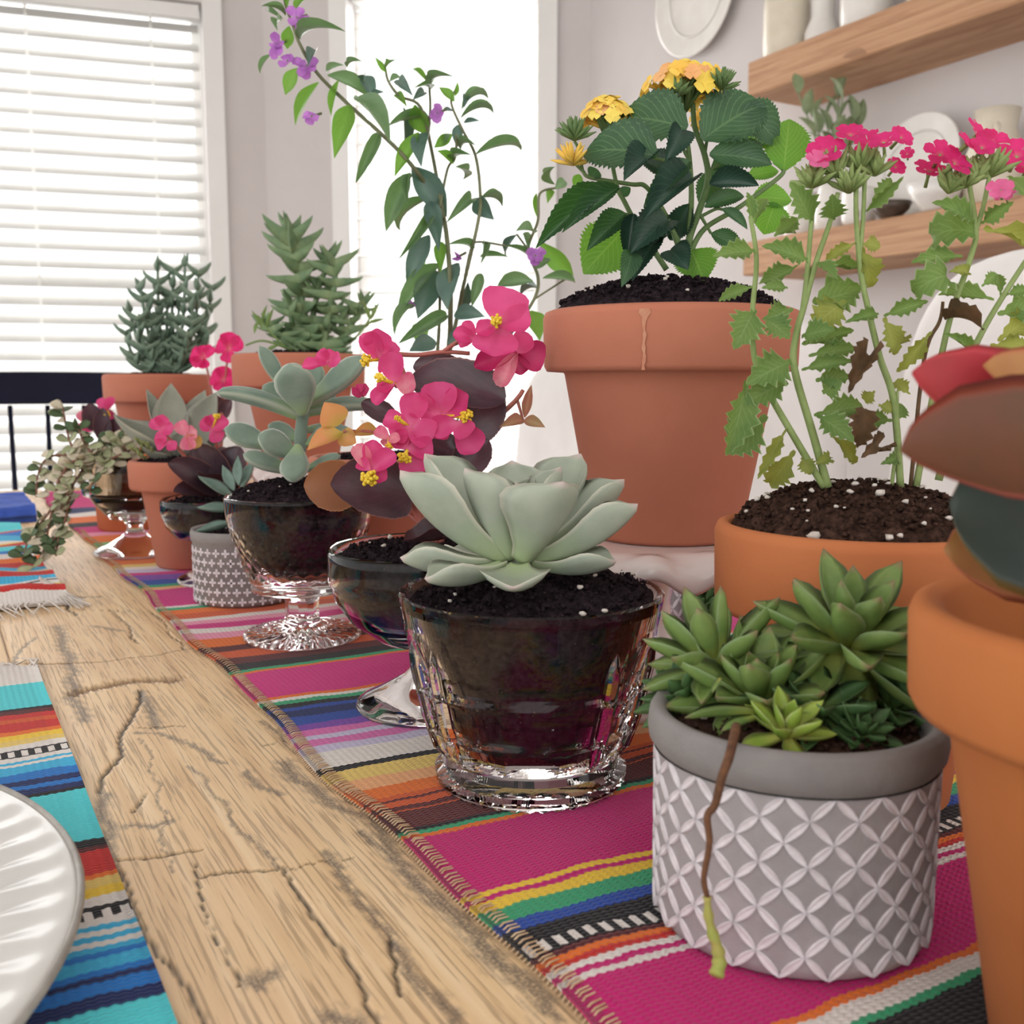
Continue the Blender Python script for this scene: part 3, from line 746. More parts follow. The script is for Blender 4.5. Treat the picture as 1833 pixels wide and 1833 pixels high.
def slip_chair(t, s, h, label, hw=0.25):
    p = ts(t, s); f = Vector((N2.x, N2.y, 0)); e = Vector((E2.x, E2.y, 0)); z = Vector((0, 0, 1))
    ch = thing('slipcovered_chair', (p.x, p.y, 0), label, 'chair', 'white slipcovered chairs')
    b = Vector((p.x, p.y, 0))
    mb = MB(); tilt = (z + f * 0.10).normalized()
    sbox(mb, b + z * ((h + .42) / 2) + f * (.02 + .05), e, f, tilt, hw, .055, (h - .42) / 2, 4.5, 28, 36); mb.build('backrest', M_SLIP, ch)
    mb = MB(); sbox(mb, b + z * .43 - f * .2, e, f, z, hw, .25, .06, 6); mb.build('seat_cushion', M_SLIP, ch)
    mb = MB(); sbox(mb, b + z * .22 - f * .18, e, f, z, hw - .01, .235, .17, 9); mb.build('skirt', M_SLIP, ch)
    for a in (-1, 1):
        for q in (-.38, .02): MB().tube([b + e * (a * (hw - .04)) + f * q + z * .1, b + e * (a * (hw - .04)) + f * q], [.018, .014], 8).build('leg', M_BLACK, ch)
slip_chair(.44, .86, 1.075, 'white slipcovered chair behind the pink flowers at the right edge')
slip_chair(1.06, .86, 1.03, 'white slipcovered chair between the yellow-flowered pot and the lower shelf')
slip_chair(1.66, 1.02, 0.98, 'white slipcovered chair farthest back below the middle window')

# ------------------------------------------------------------------ shelves on the right wall
def shelf_mat():
    m, nt, out = new_mat('shelf_wood'); b = N(nt, 'ShaderNodeBsdfPrincipled', Roughness=0.6)
    uv = N(nt, 'ShaderNodeUVMap'); mp = N(nt, 'ShaderNodeMapping'); nt.links.new(uv.outputs[0], mp.inputs[0]); mp.inputs['Scale'].default_value = (1.2, 14, 1)
    g = nz(nt, 3.0, mp.outputs[0], 5, .6, 1.0); k = nz(nt, 6, uv.outputs[0], 1)
    col = ramp(nt, g, [(.3, srgb(168, 122, 88)), (.5, srgb(192, 148, 112)), (.7, srgb(206, 164, 128))])
    col = mixc(nt, mth(nt, 'MULTIPLY', mth(nt, 'GREATER_THAN', k, .66), .5), col, srgb(120, 80, 54))
    nt.links.new(col, b.inputs['Base Color']); nt.links.new(b.outputs[0], out.inputs[0]); return m
M_SHELF = shelf_mat()
EV = Vector((E2.x, E2.y, 0)); NV = Vector((N2.x, N2.y, 0))
W0 = at(1448, 180, 2.95); W0.z = 0
off = (Vector((W0.x, W0.y)) - CR).dot(N2); W0 = W0 - NV * off            # snap to the wall
def wallp(k, out_, z): return Vector((W0.x, W0.y, z)) - EV * k - NV * out_      # k metres towards the camera, out_ from the wall
def shelf(z, label, dep=.22, ln=2.2, th=.088):
    c = wallp(ln / 2, dep / 2 + .001, z + th / 2)
    sh = thing('wall_shelf', (c.x, c.y, z), label, 'shelf')
    mb = MB(); r = .004
    prof = [(-dep / 2, -th / 2), (dep / 2 - r, -th / 2), (dep / 2, -th / 2 + r), (dep / 2, th / 2 - r), (dep / 2 - r, th / 2), (-dep / 2, th / 2)]
    vs = []; uv = []; nn_ = 24
    for i in range(nn_ + 1):
        for a, (y, zz) in enumerate(prof):
            wv = .002 * fn2(i * .7, a * 2.1, 1); vs.append(c + EV * (ln / 2 - ln * i / nn_) - NV * (y + wv) + Vector((0, 0, zz + wv))); uv.append((ln * i / nn_, (a + .3) * .12 + zz))
    k = len(prof)
    fs = [(i * k + a, i * k + (a + 1) % k, (i + 1) * k + (a + 1) % k, (i + 1) * k + a) for i in range(nn_) for a in range(k)] + [tuple(range(k)), tuple(range(nn_ * k + k - 1, nn_ * k - 1, -1))]
    mb.add(vs, fs, uv); mb.build('beam', M_SHELF, sh, False)
    for q in (.35, ln - .35):
        p = wallp(q, .02, z + th); MB().box(p + Vector((0, 0, .003)), (.03, .03, .006), EV, NV).build('bracket_plate', M_BLACK, sh, False)
    return z + th
ZU = shelf(TZ + .915, 'upper wooden beam shelf holding white crocks')
ZL = shelf(TZ + .452, 'lower wooden beam shelf holding a white plate and mugs')
M_CER = mat('white_ceramic', srgb(236, 233, 228), srgb(228, 224, 218), rough=.3, scale=14, coat=.2)
M_CREAM = mat('cream_ceramic', srgb(228, 220, 202), srgb(216, 206, 186), rough=.4, scale=14)
def onshelf(name, k, out_, z, prof, m, label, cat, mod=None, seg=40, handle=None, group=None, lip=None):
    p = wallp(k, out_, z)
    t = thing(name, p, label, cat, group)
    MB().lathe(prof, seg, p, mod).build('body', m, t)
    if handle:
        r, z0, z1, d = handle; dirv = EV * -0.6 - NV * .8
        pts = [p + dirv * r + Vector((0, 0, z1)), p + dirv * (r + d) + Vector((0, 0, z1 - (z1 - z0) * .15)), p + dirv * (r + d) + Vector((0, 0, z0 + (z1 - z0) * .2)), p + dirv * r + Vector((0, 0, z0))]
        MB().tube(smooth_pts(pts, 5), .006, 8).build('handle', m, t)
    return t
crock = lambda r, h, t=.006: [(r * .8, 0), (r * .95, .01), (r, h * .3), (r, h * .85), (r * .96, h), (r * .96 - t, h), (r - t, h * .8), (r * .8, .02), (0, .015)]
onshelf('ribbed_crock', .03, .12, ZU, crock(.06, .17), M_CREAM, 'cream ribbed crock at the left end of the upper shelf', 'crock', mod=lambda i, r, z, a: (r * (1 + .012 * math.sin(z * 500)), z))
onshelf('bottle_vase', .15, .11, ZU, [(.04, 0), (.045, .01), (.045, .05), (.028, .09), (.03, .14), (.045, .2), (.04, .2), (.024, .14), (0, .1)], M_CER, 'white waisted vase beside the cream crock on the upper shelf', 'vase')
onshelf('crock', .29, .11, ZU, crock(.062, .2), M_CER, 'plain white crock right of the waisted vase on the upper shelf', 'crock')
onshelf('crock', .48, .11, ZU, crock(.055, .2), M_CREAM, 'cream crock farthest right on the upper shelf', 'crock')
# small plant on the lower shelf
p = wallp(.24, .15, ZL)
sp_ = thing('shelf_plant', p, 'small leafy plant in a white vase on the lower shelf', 'plant')
MB().lathe([(.03, 0), (.04, .01), (.045, .05), (.035, .1), (.03, .125), (.026, .125), (.03, .1), (.038, .05), (0, .02)], 32, p).build('vase', M_CER, sp_)
M_SPL = mat('shelf_plant_leaf', srgb(150, 165, 128), srgb(128, 146, 108), rough=.6, scale=60, trans=.2)
MB().lathe([(0, .095), (.032, .095), (0, .1)], 20, p).build('soil', mat('potting_soil_far', srgb(60, 48, 42), rough=.9), sp_)
me = leaf_mesh('shelfp', 'ovate', M_SPL, bend=-.5, cup=.3)
for i in range(7):
    az = i * 2.4; el = .6 + .12 * (i % 4); L = .14 + .02 * (i % 5)
    d = Vector((math.cos(az) * math.cos(el + .5), math.sin(az) * math.cos(el + .5), math.sin(el + .5)))
    b0 = p + Vector((0, 0, .1)); MB().tube(smooth_pts([b0, b0 + d * L * .5 + Vector((0, 0, .03)), b0 + d * L + Vector((0, 0, .04))], 4), .002, 5).build('stem', M_SPL, sp_)
    for k in range(3):
        q = b0 + d * L * (.5 + .25 * k) + Vector((0, 0, .035)); dd = (d + Vector((math.cos(az + 2 * k), math.sin(az + 2 * k), .3)) * .8).normalized()
        leaf(sp_, me, q, q + dd * .065, .03, Vector((0, 0, 1)))
# leaning plate and the rest
def lean_plate(k, z, r, label, out_=.06, tilt=.22, m=M_CER, hang=False):
    c = wallp(k, out_, z + (r if not hang else 0))
    nrm = (-NV * math.cos(tilt) + Vector((0, 0, 1)) * math.sin(tilt)).normalized()
    t = thing('hanging_plate' if hang else 'serving_plate', wallp(k, out_, z), label, 'plate')
    mb = MB(); mb.lathe([(0, .004), (r * .6, .004), (r * .68, .008), (r * .97, .016), (r, .018), (r, .014), (r * .7, 0), (0, 0)], 56)
    y = nrm.orthogonal().normalized(); x = y.cross(nrm)
    mb.v = [tuple(c + x * v[0] + y * v[1] + nrm * v[2]) for v in mb.v]
    mb.build('plate_body', m, t)
    mb = MB(); mb.lathe([(r * .66, .0085), (r * .68, .0105), (r * .70, .0095), (r * .68, .007)], 56, close=True); mb.v = [tuple(c + x * v[0] + y * v[1] + nrm * v[2]) for v in mb.v]
    mb.build('well_ring', m, t)
lean_plate(.43, ZL, .13, 'white plate leaning on the wall above the lower shelf', out_=.075)
kp = -(at(1247, -15, 3.34).xy - W0.xy).dot(E2)
lean_plate(kp, at(1247, -15, 3.34).z, .19, 'round white plate hanging on the wall left of the upper shelf', out_=.022, tilt=0, hang=True)
onshelf('pitcher', .66, .10, ZL, [(.05, 0), (.06, .01), (.07, .06), (.06, .12), (.04, .17), (.048, .21), (.042, .21), (.034, .17), (.05, .1), (0, .02)], M_CREAM, 'cream pitcher right of the leaning plate on the lower shelf', 'pitcher', handle=(.05, .06, .17, .04))
onshelf('mug', .36, .185, ZL, crock(.04, .085, .004), M_CER, 'white mug in front of the leaning plate on the lower shelf', 'mug', handle=(.038, .02, .07, .022))
onshelf('bowl', .58, .19, ZL, [(.025, 0), (.03, .006), (.05, .03), (.062, .06), (.058, .06), (.045, .03), (0, .01)], M_CER, 'small white bowl on the lower shelf before the cream pitcher', 'bowl')
t_ = onshelf('bowl', .47, .2, ZL, [(.02, 0), (.025, .005), (.04, .02), (.046, .036), (.042, .036), (.034, .02), (0, .008)], mat('dark_glaze', srgb(92, 78, 66), srgb(70, 58, 50), rough=.3), 'small dark glazed bowl on the lower shelf', 'bowl')
onshelf('canister', .09, .1, ZL, crock(.05, .12), M_CER, 'white canister at the left end of the lower shelf', 'canister')
onshelf('canister', .84, .1, ZL, crock(.05, .15), M_CER, 'white canister right of the cream pitcher on the lower shelf', 'canister')
# ------------------------------------------------------------------ pots, glass, soil
M_TERRA = mat('terracotta', srgb(190, 118, 92), srgb(174, 104, 80), rough=0.85, scale=14, bump=0.12, bscale=500, contrast=.35)
M_TERRA2 = mat('terracotta_orange', srgb(200, 122, 72), srgb(178, 98, 56), rough=0.85, scale=11, bump=0.15, bscale=450, contrast=.35)
M_TERRA3 = mat('terracotta_light', srgb(192, 114, 58), srgb(176, 98, 48), rough=0.85, scale=9, bump=0.12, bscale=450)
M_SOIL = mat('potting_soil', c1=srgb(60, 49, 53), c2=srgb(20, 16, 21), spec=.04, rough=0.95, scale=420, bump=1.0, bscale=700, contrast=.25, speck=(srgb(150, 130, 110), 900, 0.74))
M_SOILB = mat('brown_soil', c1=srgb(90, 66, 56), c2=srgb(32, 24, 22), spec=.04, rough=0.95, scale=380, bump=1.0, bscale=700, contrast=.25)
M_PERL = mat('perlite', srgb(226, 218, 210), srgb(196, 184, 174), rough=.9, scale=300)
M_GLASS = glass_mat('clear_glass', (1, 0.985, 0.98))
M_MILK = mat('milk_glass', srgb(236, 224, 222), srgb(230, 216, 214), rough=0.12, scale=8, coat=.3)
M_CONC = mat('grey_concrete', srgb(150, 144, 142), srgb(122, 117, 116), rough=0.9, scale=40, bump=0.35, bscale=300, contrast=.4)
M_CONCW = mat('washed_concrete', srgb(172, 165, 166), srgb(146, 139, 140), rough=0.9, scale=60, bump=0.3, bscale=300, contrast=.4)
M_WASH = mat('white_wash', srgb(234, 226, 230), srgb(212, 202, 206), rough=0.9, scale=160, bump=0.3, bscale=500)
ZB = TZ + 0.0019
def terracotta(parent, c, rt, rb, h, rh, m, ro=0.005, wall=0.006, name='pot', soil_drop=.0):
    c = Vector(c)
    zr = h - rh; rj = rb + (rt - ro - rb) * (zr / h) if h else rb
    pr = [(0, 0), (rb - .002, 0), (rb, .002), (rj, zr - .001), (rj + .0006, zr), (rt - .002, zr + .0005), (rt - .0007, zr + .003), (rt, h - .004), (rt - .0012, h - .001), (rt - .004, h), (rt - wall, h - .0015), (rt - wall - .001, h - .006),
          (rj - wall, zr - .002), (rb - wall, .008), (0, .008)]
    return MB().lathe(pr, 72, c).build(name, m, parent)
def soil_top(parent, c, r, dome=.006, m=None, amp=.003, seed=0, perl=0, rings=34, seg=110, side=None, name='soil', crumbs=60, off=(0, 0)):
    """Lumpy soil surface of radius r at c, optional profile side=[(r,z)...] below it for glass pots."""
    c = Vector(c); m = m or M_SOIL; rr = random.Random(seed); mb = MB(); vs = [c + Vector((0, 0, dome))]; fs = []
    for i in range(1, rings + 1):
        q = i / rings
        for k in range(seg):
            a = 2 * PI * k / seg; x, y = r * q * math.cos(a), r * q * math.sin(a)
            hx = dome * max(0, 1 - ((x - off[0]) ** 2 + (y - off[1]) ** 2) / (r * r)) ** .7
            n = mnoise.noise(Vector((x * 240 + seed * 7, y * 240, 0))) + .6 * mnoise.noise(Vector((x * 700, y * 700 + seed, 4))) + .4 * mnoise.noise(Vector((x * 1500, y * 1500 + seed, 9)))
            ed = 1 if q < .97 else .25
            vs.append(c + Vector((x, y, hx + amp * n * ed)))
    for k in range(seg): fs.append((0, 1 + k, 1 + (k + 1) % seg))
    for i in range(rings - 1):
        for k in range(seg):
            a = 1 + i * seg + k; b = 1 + i * seg + (k + 1) % seg
            fs.append((a, a + seg, b + seg, b))
    if side:
        base = 1 + (rings - 1) * seg; prev = base
        for (sr, sz) in side:
            o = len(vs)
            for k in range(seg):
                a = 2 * PI * k / seg; vs.append(Vector((c.x + sr * math.cos(a), c.y + sr * math.sin(a), sz)))
            for k in range(seg): fs.append((prev + k, prev + (k + 1) % seg, o + (k + 1) % seg, o + k))
            prev = o
        fs.append(tuple(range(prev + seg - 1, prev - 1, -1)))
    mb.add(vs, fs)
    for i in range(crumbs * 3):
        a = rr.uniform(0, 2 * PI); q = math.sqrt(rr.uniform(.03, .95)); s = rr.uniform(.0004, .0013)
        x, y = r * q * math.cos(a), r * q * math.sin(a)
        z = dome * max(0, 1 - ((x - off[0]) ** 2 + (y - off[1]) ** 2) / (r * r)) ** .7 + amp * .5
        mb.ball(c + Vector((x, y, z)), s, 6, 4, (1, rr.uniform(.4, 1.6), rr.uniform(.5, 1.3)), .55)
    so = mb.build(name, m, parent)
    if perl:
        pb = MB()
        for i in range(perl):
            a = rr.uniform(0, 2 * PI); q = math.sqrt(rr.uniform(.03, .95)); x, y = r * q * math.cos(a), r * q * math.sin(a)
            z = dome * max(0, 1 - ((x - off[0]) ** 2 + (y - off[1]) ** 2) / (r * r)) ** .7 + amp * .8
            pb.ball(c + Vector((x, y, z)), rr.uniform(.0005, .0013) * (1.7 if rr.random() < .12 else 1), 6, 4, (1, rr.uniform(.6, 1.4), .7), .35)
        pb.build('perlite', M_PERL, so, kind='stuff')
    return so
def poly(a, n, ph=0.0):
    q = ((a / (2 * PI) * n + ph) % 1.0 - .5) * 2 * PI / n
    return math.cos(PI / n) / math.cos(q)
def dense(prof, n):
    out = []
    for (a, b) in zip(prof[:-1], prof[1:]):
        k = max(1, int(math.hypot(b[0] - a[0], b[1] - a[1]) / n))
        for i in range(k): out.append((a[0] + (b[0] - a[0]) * i / k, a[1] + (b[1] - a[1]) * i / k))
    out.append(prof[-1]); return out

# ---- tumbler bowl with the pale echeveria
def tumbler():
    c = Vector((0.0075, 0.405, ZB))
    t = thing('potted_echeveria', c, 'pale grey-green rosette succulent in a faceted clear glass bowl of black soil', 'potted plant')
    HS = 1.055
    outer = [(0, .0006), (.030, .0006), (.0365, 0), (.0385, .002), (.0388, .0055), (.036, .0085), (.0352, .011), (.0375, .0145), (.0412, .022), (.0445, .033), (.0472, .044), (.0497, .056), (.0515, .0655), (.0526, .071), (.0528, .0728), (.0518, .0735)]
    inner = [(.0500, .0728), (.0478, .068), (.0440, .056), (.0400, .044), (.0352, .030), (.0312, .020), (.026, .0155), (.013, .014), (0, .0138)]
    outer = [(a, b * HS) for a, b in outer]; inner = [(a, b * HS) for a, b in inner]
    od = dense(outer, .0013); pr = od + inner; no = len(od)
    def mod(i, r, z, a):
        if i >= no or r < .01: return r, z
        k = 0
        if .013 < z < .0245: f = poly(a, 12, .5); k = min(1, (z - .013) / .003, (.0245 - z) / .0022)
        elif .0245 <= z < .0415: f = poly(a, 12, 0); k = min(1, (z - .0245) / .003, (.0415 - z) / .003)
        elif .0415 <= z < .062: f = poly(a, 12, .5); k = min(1, (z - .0415) / .003, (.062 - z) / .012)
        else:
            if z < .0006: return r * (1 + .0), z + .0005 * math.sin(a * 40)
            return r, z
        r2 = r * (1 - k * 1.5 * (1 - f))
        return r2, z
    g = MB().lathe(pr, 144, c, mod).build('glass_bowl', M_GLASS, t, smooth=False)
    gm = glass_mat('cut_glass', (1, .99, .98), 0.0, 1.5)
    for q in (-.90, -2.42, -2.75, -.35, .6, 2.6, 1.6):                 # long cut pillars standing proud of the bowl
        rd = Vector((math.cos(q), math.sin(q), 0)); tg = Vector((-math.sin(q), math.cos(q), 0)); rows = []
        for z_, w_ in ((.0125, .0004), (.018, .0028), (.030, .0036), (.050, .0036), (.0565, .0022), (.0615, .0004)):
            rb_ = interp([(b_, a_) for a_, b_ in outer[6:]], z_) * .985; o_ = c + rd * rb_ + Vector((0, 0, z_)); d_ = .0030 * min(1, w_ / .0028)
            rows += [o_ - tg * w_ - rd * .0005, o_ - tg * w_ * .45 + rd * d_ * .8, o_ + rd * d_, o_ + tg * w_ * .45 + rd * d_ * .8, o_ + tg * w_ - rd * .0005, o_ + rd * .0001]
        MB().add(rows, [(i_ * 6 + k_, i_ * 6 + (k_ + 1) % 6, (i_ + 1) * 6 + (k_ + 1) % 6, (i_ + 1) * 6 + k_) for i_ in range(5) for k_ in range(6)] + [(5, 4, 3, 2, 1, 0), tuple(range(30, 36))]).build('cut_pillar', gm, g, smooth=False)
    so = soil_top(t, c + Vector((0, 0, .0735)), .0486, .0065, amp=.0034, seed=3, perl=14, crumbs=130, side=[(r_ - .0006, c.z + z_ + .0004) for r_, z_ in inner[1:7]], off=(.01, .012))
    M_ECH = mat('echeveria_leaf', srgb(184, 190, 172), srgb(158, 168, 150), rough=0.55, scale=55, edge=(srgb(220, 216, 198), .09), tip=(srgb(214, 190, 186), .93), base=(srgb(170, 188, 138), .5), trans=0.10, bump=.06, bscale=900, contrast=.3)
    C = at(928, 1000, .402); Y = .402; AX = C + Vector((0, 0, .055))
    me = leaf_mesh('echeveria', 'spoon', M_ECH, bend=.75, cup=.45, thick=.10, nu=21, nv=9)
    mi = leaf_mesh('echeveria_in', 'spoon', M_ECH, bend=.5, cup=.55, thick=.10, nu=21, nv=9)
    for p, q, wd, y0, y1, k in (((908, 1002), (716, 842), 112, -.004, -.012, 0), ((902, 985), (760, 812), 108, .008, .026, 0), ((915, 1000), (832, 838), 104, -.006, -.012, 1), ((940, 1006), (1008, 862), 170, -.010, -.026, 1), ((955, 1000), (1142, 902), 72, -.004, -.010, 0), ((950, 990), (1118, 858), 84, .006, .014, 0), ((925, 980), (916, 824), 118, .010, .024, 1), ((945, 985), (1040, 812), 128, .010, .032, 0), ((940, 985), (1004, 836), 92, .002, .006, 1),
                                ((920, 985), (882, 846), 60, .002, .002, 1), ((932, 985), (924, 862), 46, -.004, -.004, 1), ((930, 985), (955, 850), 56, .008, .012, 1), ((925, 985), (900, 858), 40, .0, .004, 1), ((900, 1006), (716, 998), 74, -.002, -.006, 0), ((905, 1012), (760, 1036), 92, -.008, -.026, 0), ((930, 1014), (918, 1052), 122, -.012, -.042, 0), ((955, 1010), (1104, 1004), 92, -.002, -.014, 0), ((945, 1008), (1070, 990), 84, .008, .03, 0), ((905, 1000), (800, 985), 84, .01, .034, 0), ((925, 1000), (930, 980), 84, .014, .046, 0)):
        a = at(p[0], p[1], Y + y0); b = at(q[0], q[1], Y + y1)
        leaf(t, mi if k else me, a, b, wd * Y / FPX, AX - (a + b) / 2)
    stem(t, [c + Vector((C.x - c.x, C.y - c.y, .07)), C + Vector((0, 0, .002))], .006, .005, M_ECH)
tumbler()

# ---- concrete pots
def lens(mb, place, a, b, w):
    """Raised four-sided petal from (u,v) a to b on the pot wall; place(u,v,h) -> point."""
    au, av = a; bu, bv = b; du, dv = bu - au, bv - av; L = math.hypot(du, dv); nu_, nv_ = -dv / L, du / L
    n = 7; rows = []
    for i in range(n):
        q = i / (n - 1); ww = w * math.sin(PI * (0.02 + .96 * q)) ** .8
        for k, (f, h) in enumerate(((-1, -.0003), (-.78, .00075), (-.4, .00025), (.4, .00025), (.78, .00075), (1, -.0003))):
            rows.append(place(au + du * q + nu_ * ww * f, av + dv * q + nv_ * ww * f, h))
    fs = [(i * 6 + k, i * 6 + k + 1, (i + 1) * 6 + k + 1, (i + 1) * 6 + k) for i in range(n - 1) for k in range(5)]
    mb.add(rows, fs)
def lattice_pot(t, c, r, h, cols=40):
    body = [(0, 0), (r - .003, 0), (r - .0008, .0012), (r, .004), (r * 1.015, h - .0125), (r * 1.0, h - .0055), (r * .93, h - .0055), (r * .88, h - .012), (0, h - .014)]
    pot = MB().lathe(body, 80, c).build('pot', M_CONCW, t)
    MB().lathe([(r * 1.016, h - .0124), (r * 1.03, h - .0115), (r * 1.065, h - .0095), (r * 1.075, h - .006), (r * 1.06, h - .002), (r * 1.03, h), (r * .96, h - .0005), (r * .90, h - .005), (r * .95, h - .009)], 80, c, close=True).build('rim', M_CONC, pot)
    mb = MB(); p = 2 * PI * r / cols; rows = int((h - .0125) / p)
    v0 = .0016
    place = lambda u, v, hh: c + Vector(((r * (1 + .015 * v / h) + hh) * math.cos(u / r), (r * (1 + .015 * v / h) + hh) * math.sin(u / r), max(.0004, min(v, h - .0122))))
    for j in range(rows + 1):
        for i in range(cols):
            lens(mb, place, *(((i * p, v0 + j * p), ((i + 1) * p, v0 + (j + 1) * p)) if (i + j) % 2 == 0 else (((i + 1) * p, v0 + j * p), (i * p, v0 + (j + 1) * p))), p * .205)
    mb.build('embossed_lattice', M_WASH, pot, label='whitewashed embossed lattice of interlocking petals')
    return pot
M_SEMP = mat('sempervivum_leaf', srgb(142, 164, 92), srgb(112, 142, 72), rough=.5, scale=80, edge=(srgb(150, 172, 120), .16), tip=(srgb(150, 116, 92), .88), base=(srgb(196, 196, 96), .4), trans=.15, bump=.05, bscale=900)
M_SEMP2 = mat('sempervivum_leaf_dark', srgb(92, 126, 74), srgb(66, 102, 56), rough=.55, scale=80, edge=(srgb(120, 148, 100), .14), base=(srgb(120, 150, 80), .4), trans=.12)
M_SEMPY = mat('sempervivum_leaf_young', srgb(176, 196, 84), srgb(140, 172, 66), rough=.5, scale=80, edge=(srgb(206, 216, 140), .2), base=(srgb(226, 222, 130), .5), trans=.2)
RS_ = .82
def rosette(t, C, L, W, m, up=(0, 0, 1), layers=((9, 8, 1.0), (8, 35, .95), (6, 62, .75), (3, 82, .5)), ph=0, prof='semp', bend=.45, thick=.10, cup=.35, rr=None):
    rr = rr or R
    U = Vector(up).normalized(); X = U.orthogonal().normalized(); Yv = U.cross(X)
    me = leaf_mesh('rosette' + m.name, prof, m, bend=bend, cup=cup, thick=thick, nu=10, nv=5)
    for k, (n, el, f) in enumerate(layers):
        for i in range(n):
            a = ph + 2 * PI * (i + .5 * (k % 2)) / n + rr.uniform(-.12, .12); e = math.radians(el + rr.uniform(-6, 6)); h = X * math.cos(a) + Yv * math.sin(a)
            d = h * math.cos(e) + U * math.sin(e); nn_ = U * math.cos(e) - h * math.sin(e)
            b = C + h * L * .06 + U * L * .03 * k
            leaf(t, me, b, b + d * L * f * rr.uniform(.85, 1.1) * RS_, W * (.7 + .3 * f) * RS_ * .9, nn_)
def front_grey():
    c = Vector((0.0836, 0.2965, ZB))
    t = thing('potted_sempervivum', c, 'short grey concrete pot with white lattice relief holding green pointed rosettes, in front', 'potted plant', 'grey concrete pots')
    lattice_pot(t, c, .0400, .0640)
    soil_top(t, c + Vector((0, 0, .0575)), .0352, .003, M_SOILB, .003, 5, 8)
    g = lambda x, y, Y: at(x, y, Y - .009)
    rosette(t, g(1362, 1262, .312), .034, .015, M_SEMP, (-.1, -.25, 1), ph=.3)
    rosette(t, g(1515, 1165, .318), .036, .0165, M_SEMP, (.15, -.3, 1), layers=((8, -18, .95), (8, 16, 1.0), (6, 48, .95), (4, 72, .8)), ph=.1)
    stem(t, [g(1500, 1262, .322), g(1512, 1215, .32), g(1515, 1168, .318)], .0035, .003, M_SEMPY)
    rosette(t, g(1282, 1195, .325), .032, .012, M_SEMP, (-.35, .0, 1), layers=((7, 0, 1), (6, 35, 1.0), (4, 70, .95)), ph=.8)
    stem(t, [g(1300, 1262, .325), g(1285, 1200, .325)], .003, .0025, M_SEMPY)
    rosette(t, g(1232, 1255, .325), .02, .009, M_SEMP2, (-.5, -.1, .9), ph=.5)
    rosette(t, g(1408, 1318, .284), .017, .008, M_SEMPY, (0, -.3, 1), layers=((5, 5, 1), (5, 45, 1), (3, 75, .8)), ph=.2)
    rosette(t, g(1540, 1318, .29), .014, .006, M_SEMP2, (.1, -.5, .9), layers=((8, 15, 1), (7, 45, .9), (4, 75, .6)), ph=.2)
    rosette(t, g(1592, 1268, .315), .026, .013, M_SEMP2, (.4, -.1, 1), layers=((7, 10, 1), (6, 50, 1), (3, 75, .8)))
    rosette(t, g(1465, 1275, .30), .026, .011, M_SEMP2, (.1, -.2, 1), layers=((9, 0, 1), (6, 30, .8)))
    me = leaf_mesh('sempstrap', 'semp', M_SEMP, bend=-.2, cup=.3, thick=.1, nu=10, nv=5)
    for p, q, w in (((1350, 1275), (1225, 1285), 16), ((1355, 1285), (1290, 1310), 24), ((1400, 1280), (1465, 1278), 18), ((1290, 1215), (1275, 1240), 12)):
        lpx(t, me, p, q, .281, .276, w, Vector((0, -.4, 1)))
    # dried runner hanging over the rim
    M_DRY = mat('dry_stem', srgb(122, 82, 54), srgb(86, 56, 40), rough=.9, scale=260, bump=.4)
    M_DRYG = mat('green_runner_tip', srgb(158, 168, 84), srgb(176, 160, 90), rough=.8, scale=200)
    s1 = spx(t, [(1318, 1300, .268), (1306, 1352, .250), (1292, 1392, .2475), (1280, 1440, .2485), (1266, 1462, .2475), (1270, 1510, .2465), (1260, 1570, .2455), (1266, 1605, .2455)], .0013, .0007, M_DRY, 'hanging_runner')
    s2 = MB().tube(smooth_pts([at(1266, 1605, .2455), at(1270, 1650, .2450), at(1284, 1695, .2445), at(1288, 1722, .2440), at(1282, 1748, .2420)], 4), [.0008 + .0009 * min(1, i / 12) + .0004 * (i % 3 == 0) for i in range(17)], 7).build('green_tip', M_DRYG, s1)
front_grey()
# ------------------------------------------------------------------ verbena in a deep-rimmed pot
def Z(ox, oy, s): return lambda x, y: (ox + x / s, oy + y / s)
VU = Z(1260, 200, 3.199); VL = Z(1260, 550, 3.199)
M_VL = mat('verbena_leaf', srgb(112, 142, 78), srgb(88, 122, 60), rough=.7, scale=90, trans=.35, edge=(srgb(176, 194, 140), .12), veins=(srgb(160, 180, 124), 8, .35, .5), tcol=srgb(150, 180, 80))
M_VY = mat('verbena_leaf_pale', srgb(146, 158, 80), srgb(122, 136, 60), rough=.7, scale=90, trans=.4, veins=(srgb(180, 190, 120), 8, .35, .5), tcol=srgb(190, 190, 80))
M_VB = mat('verbena_leaf_dry', srgb(122, 90, 62), srgb(84, 66, 42), rough=.8, scale=120, trans=.2)
M_VS = mat('verbena_stem', srgb(150, 166, 104), srgb(128, 146, 84), rough=.7, scale=120, bump=.3, bscale=1500)
M_VP = mat('verbena_petal', srgb(226, 46, 128), srgb(204, 30, 106), rough=.6, scale=160, trans=.35, base=(srgb(236, 140, 150), .3), tcol=srgb(236, 50, 120))
M_VPP = mat('verbena_petal_pale', srgb(236, 120, 170), srgb(226, 96, 150), rough=.6, scale=160, trans=.35)
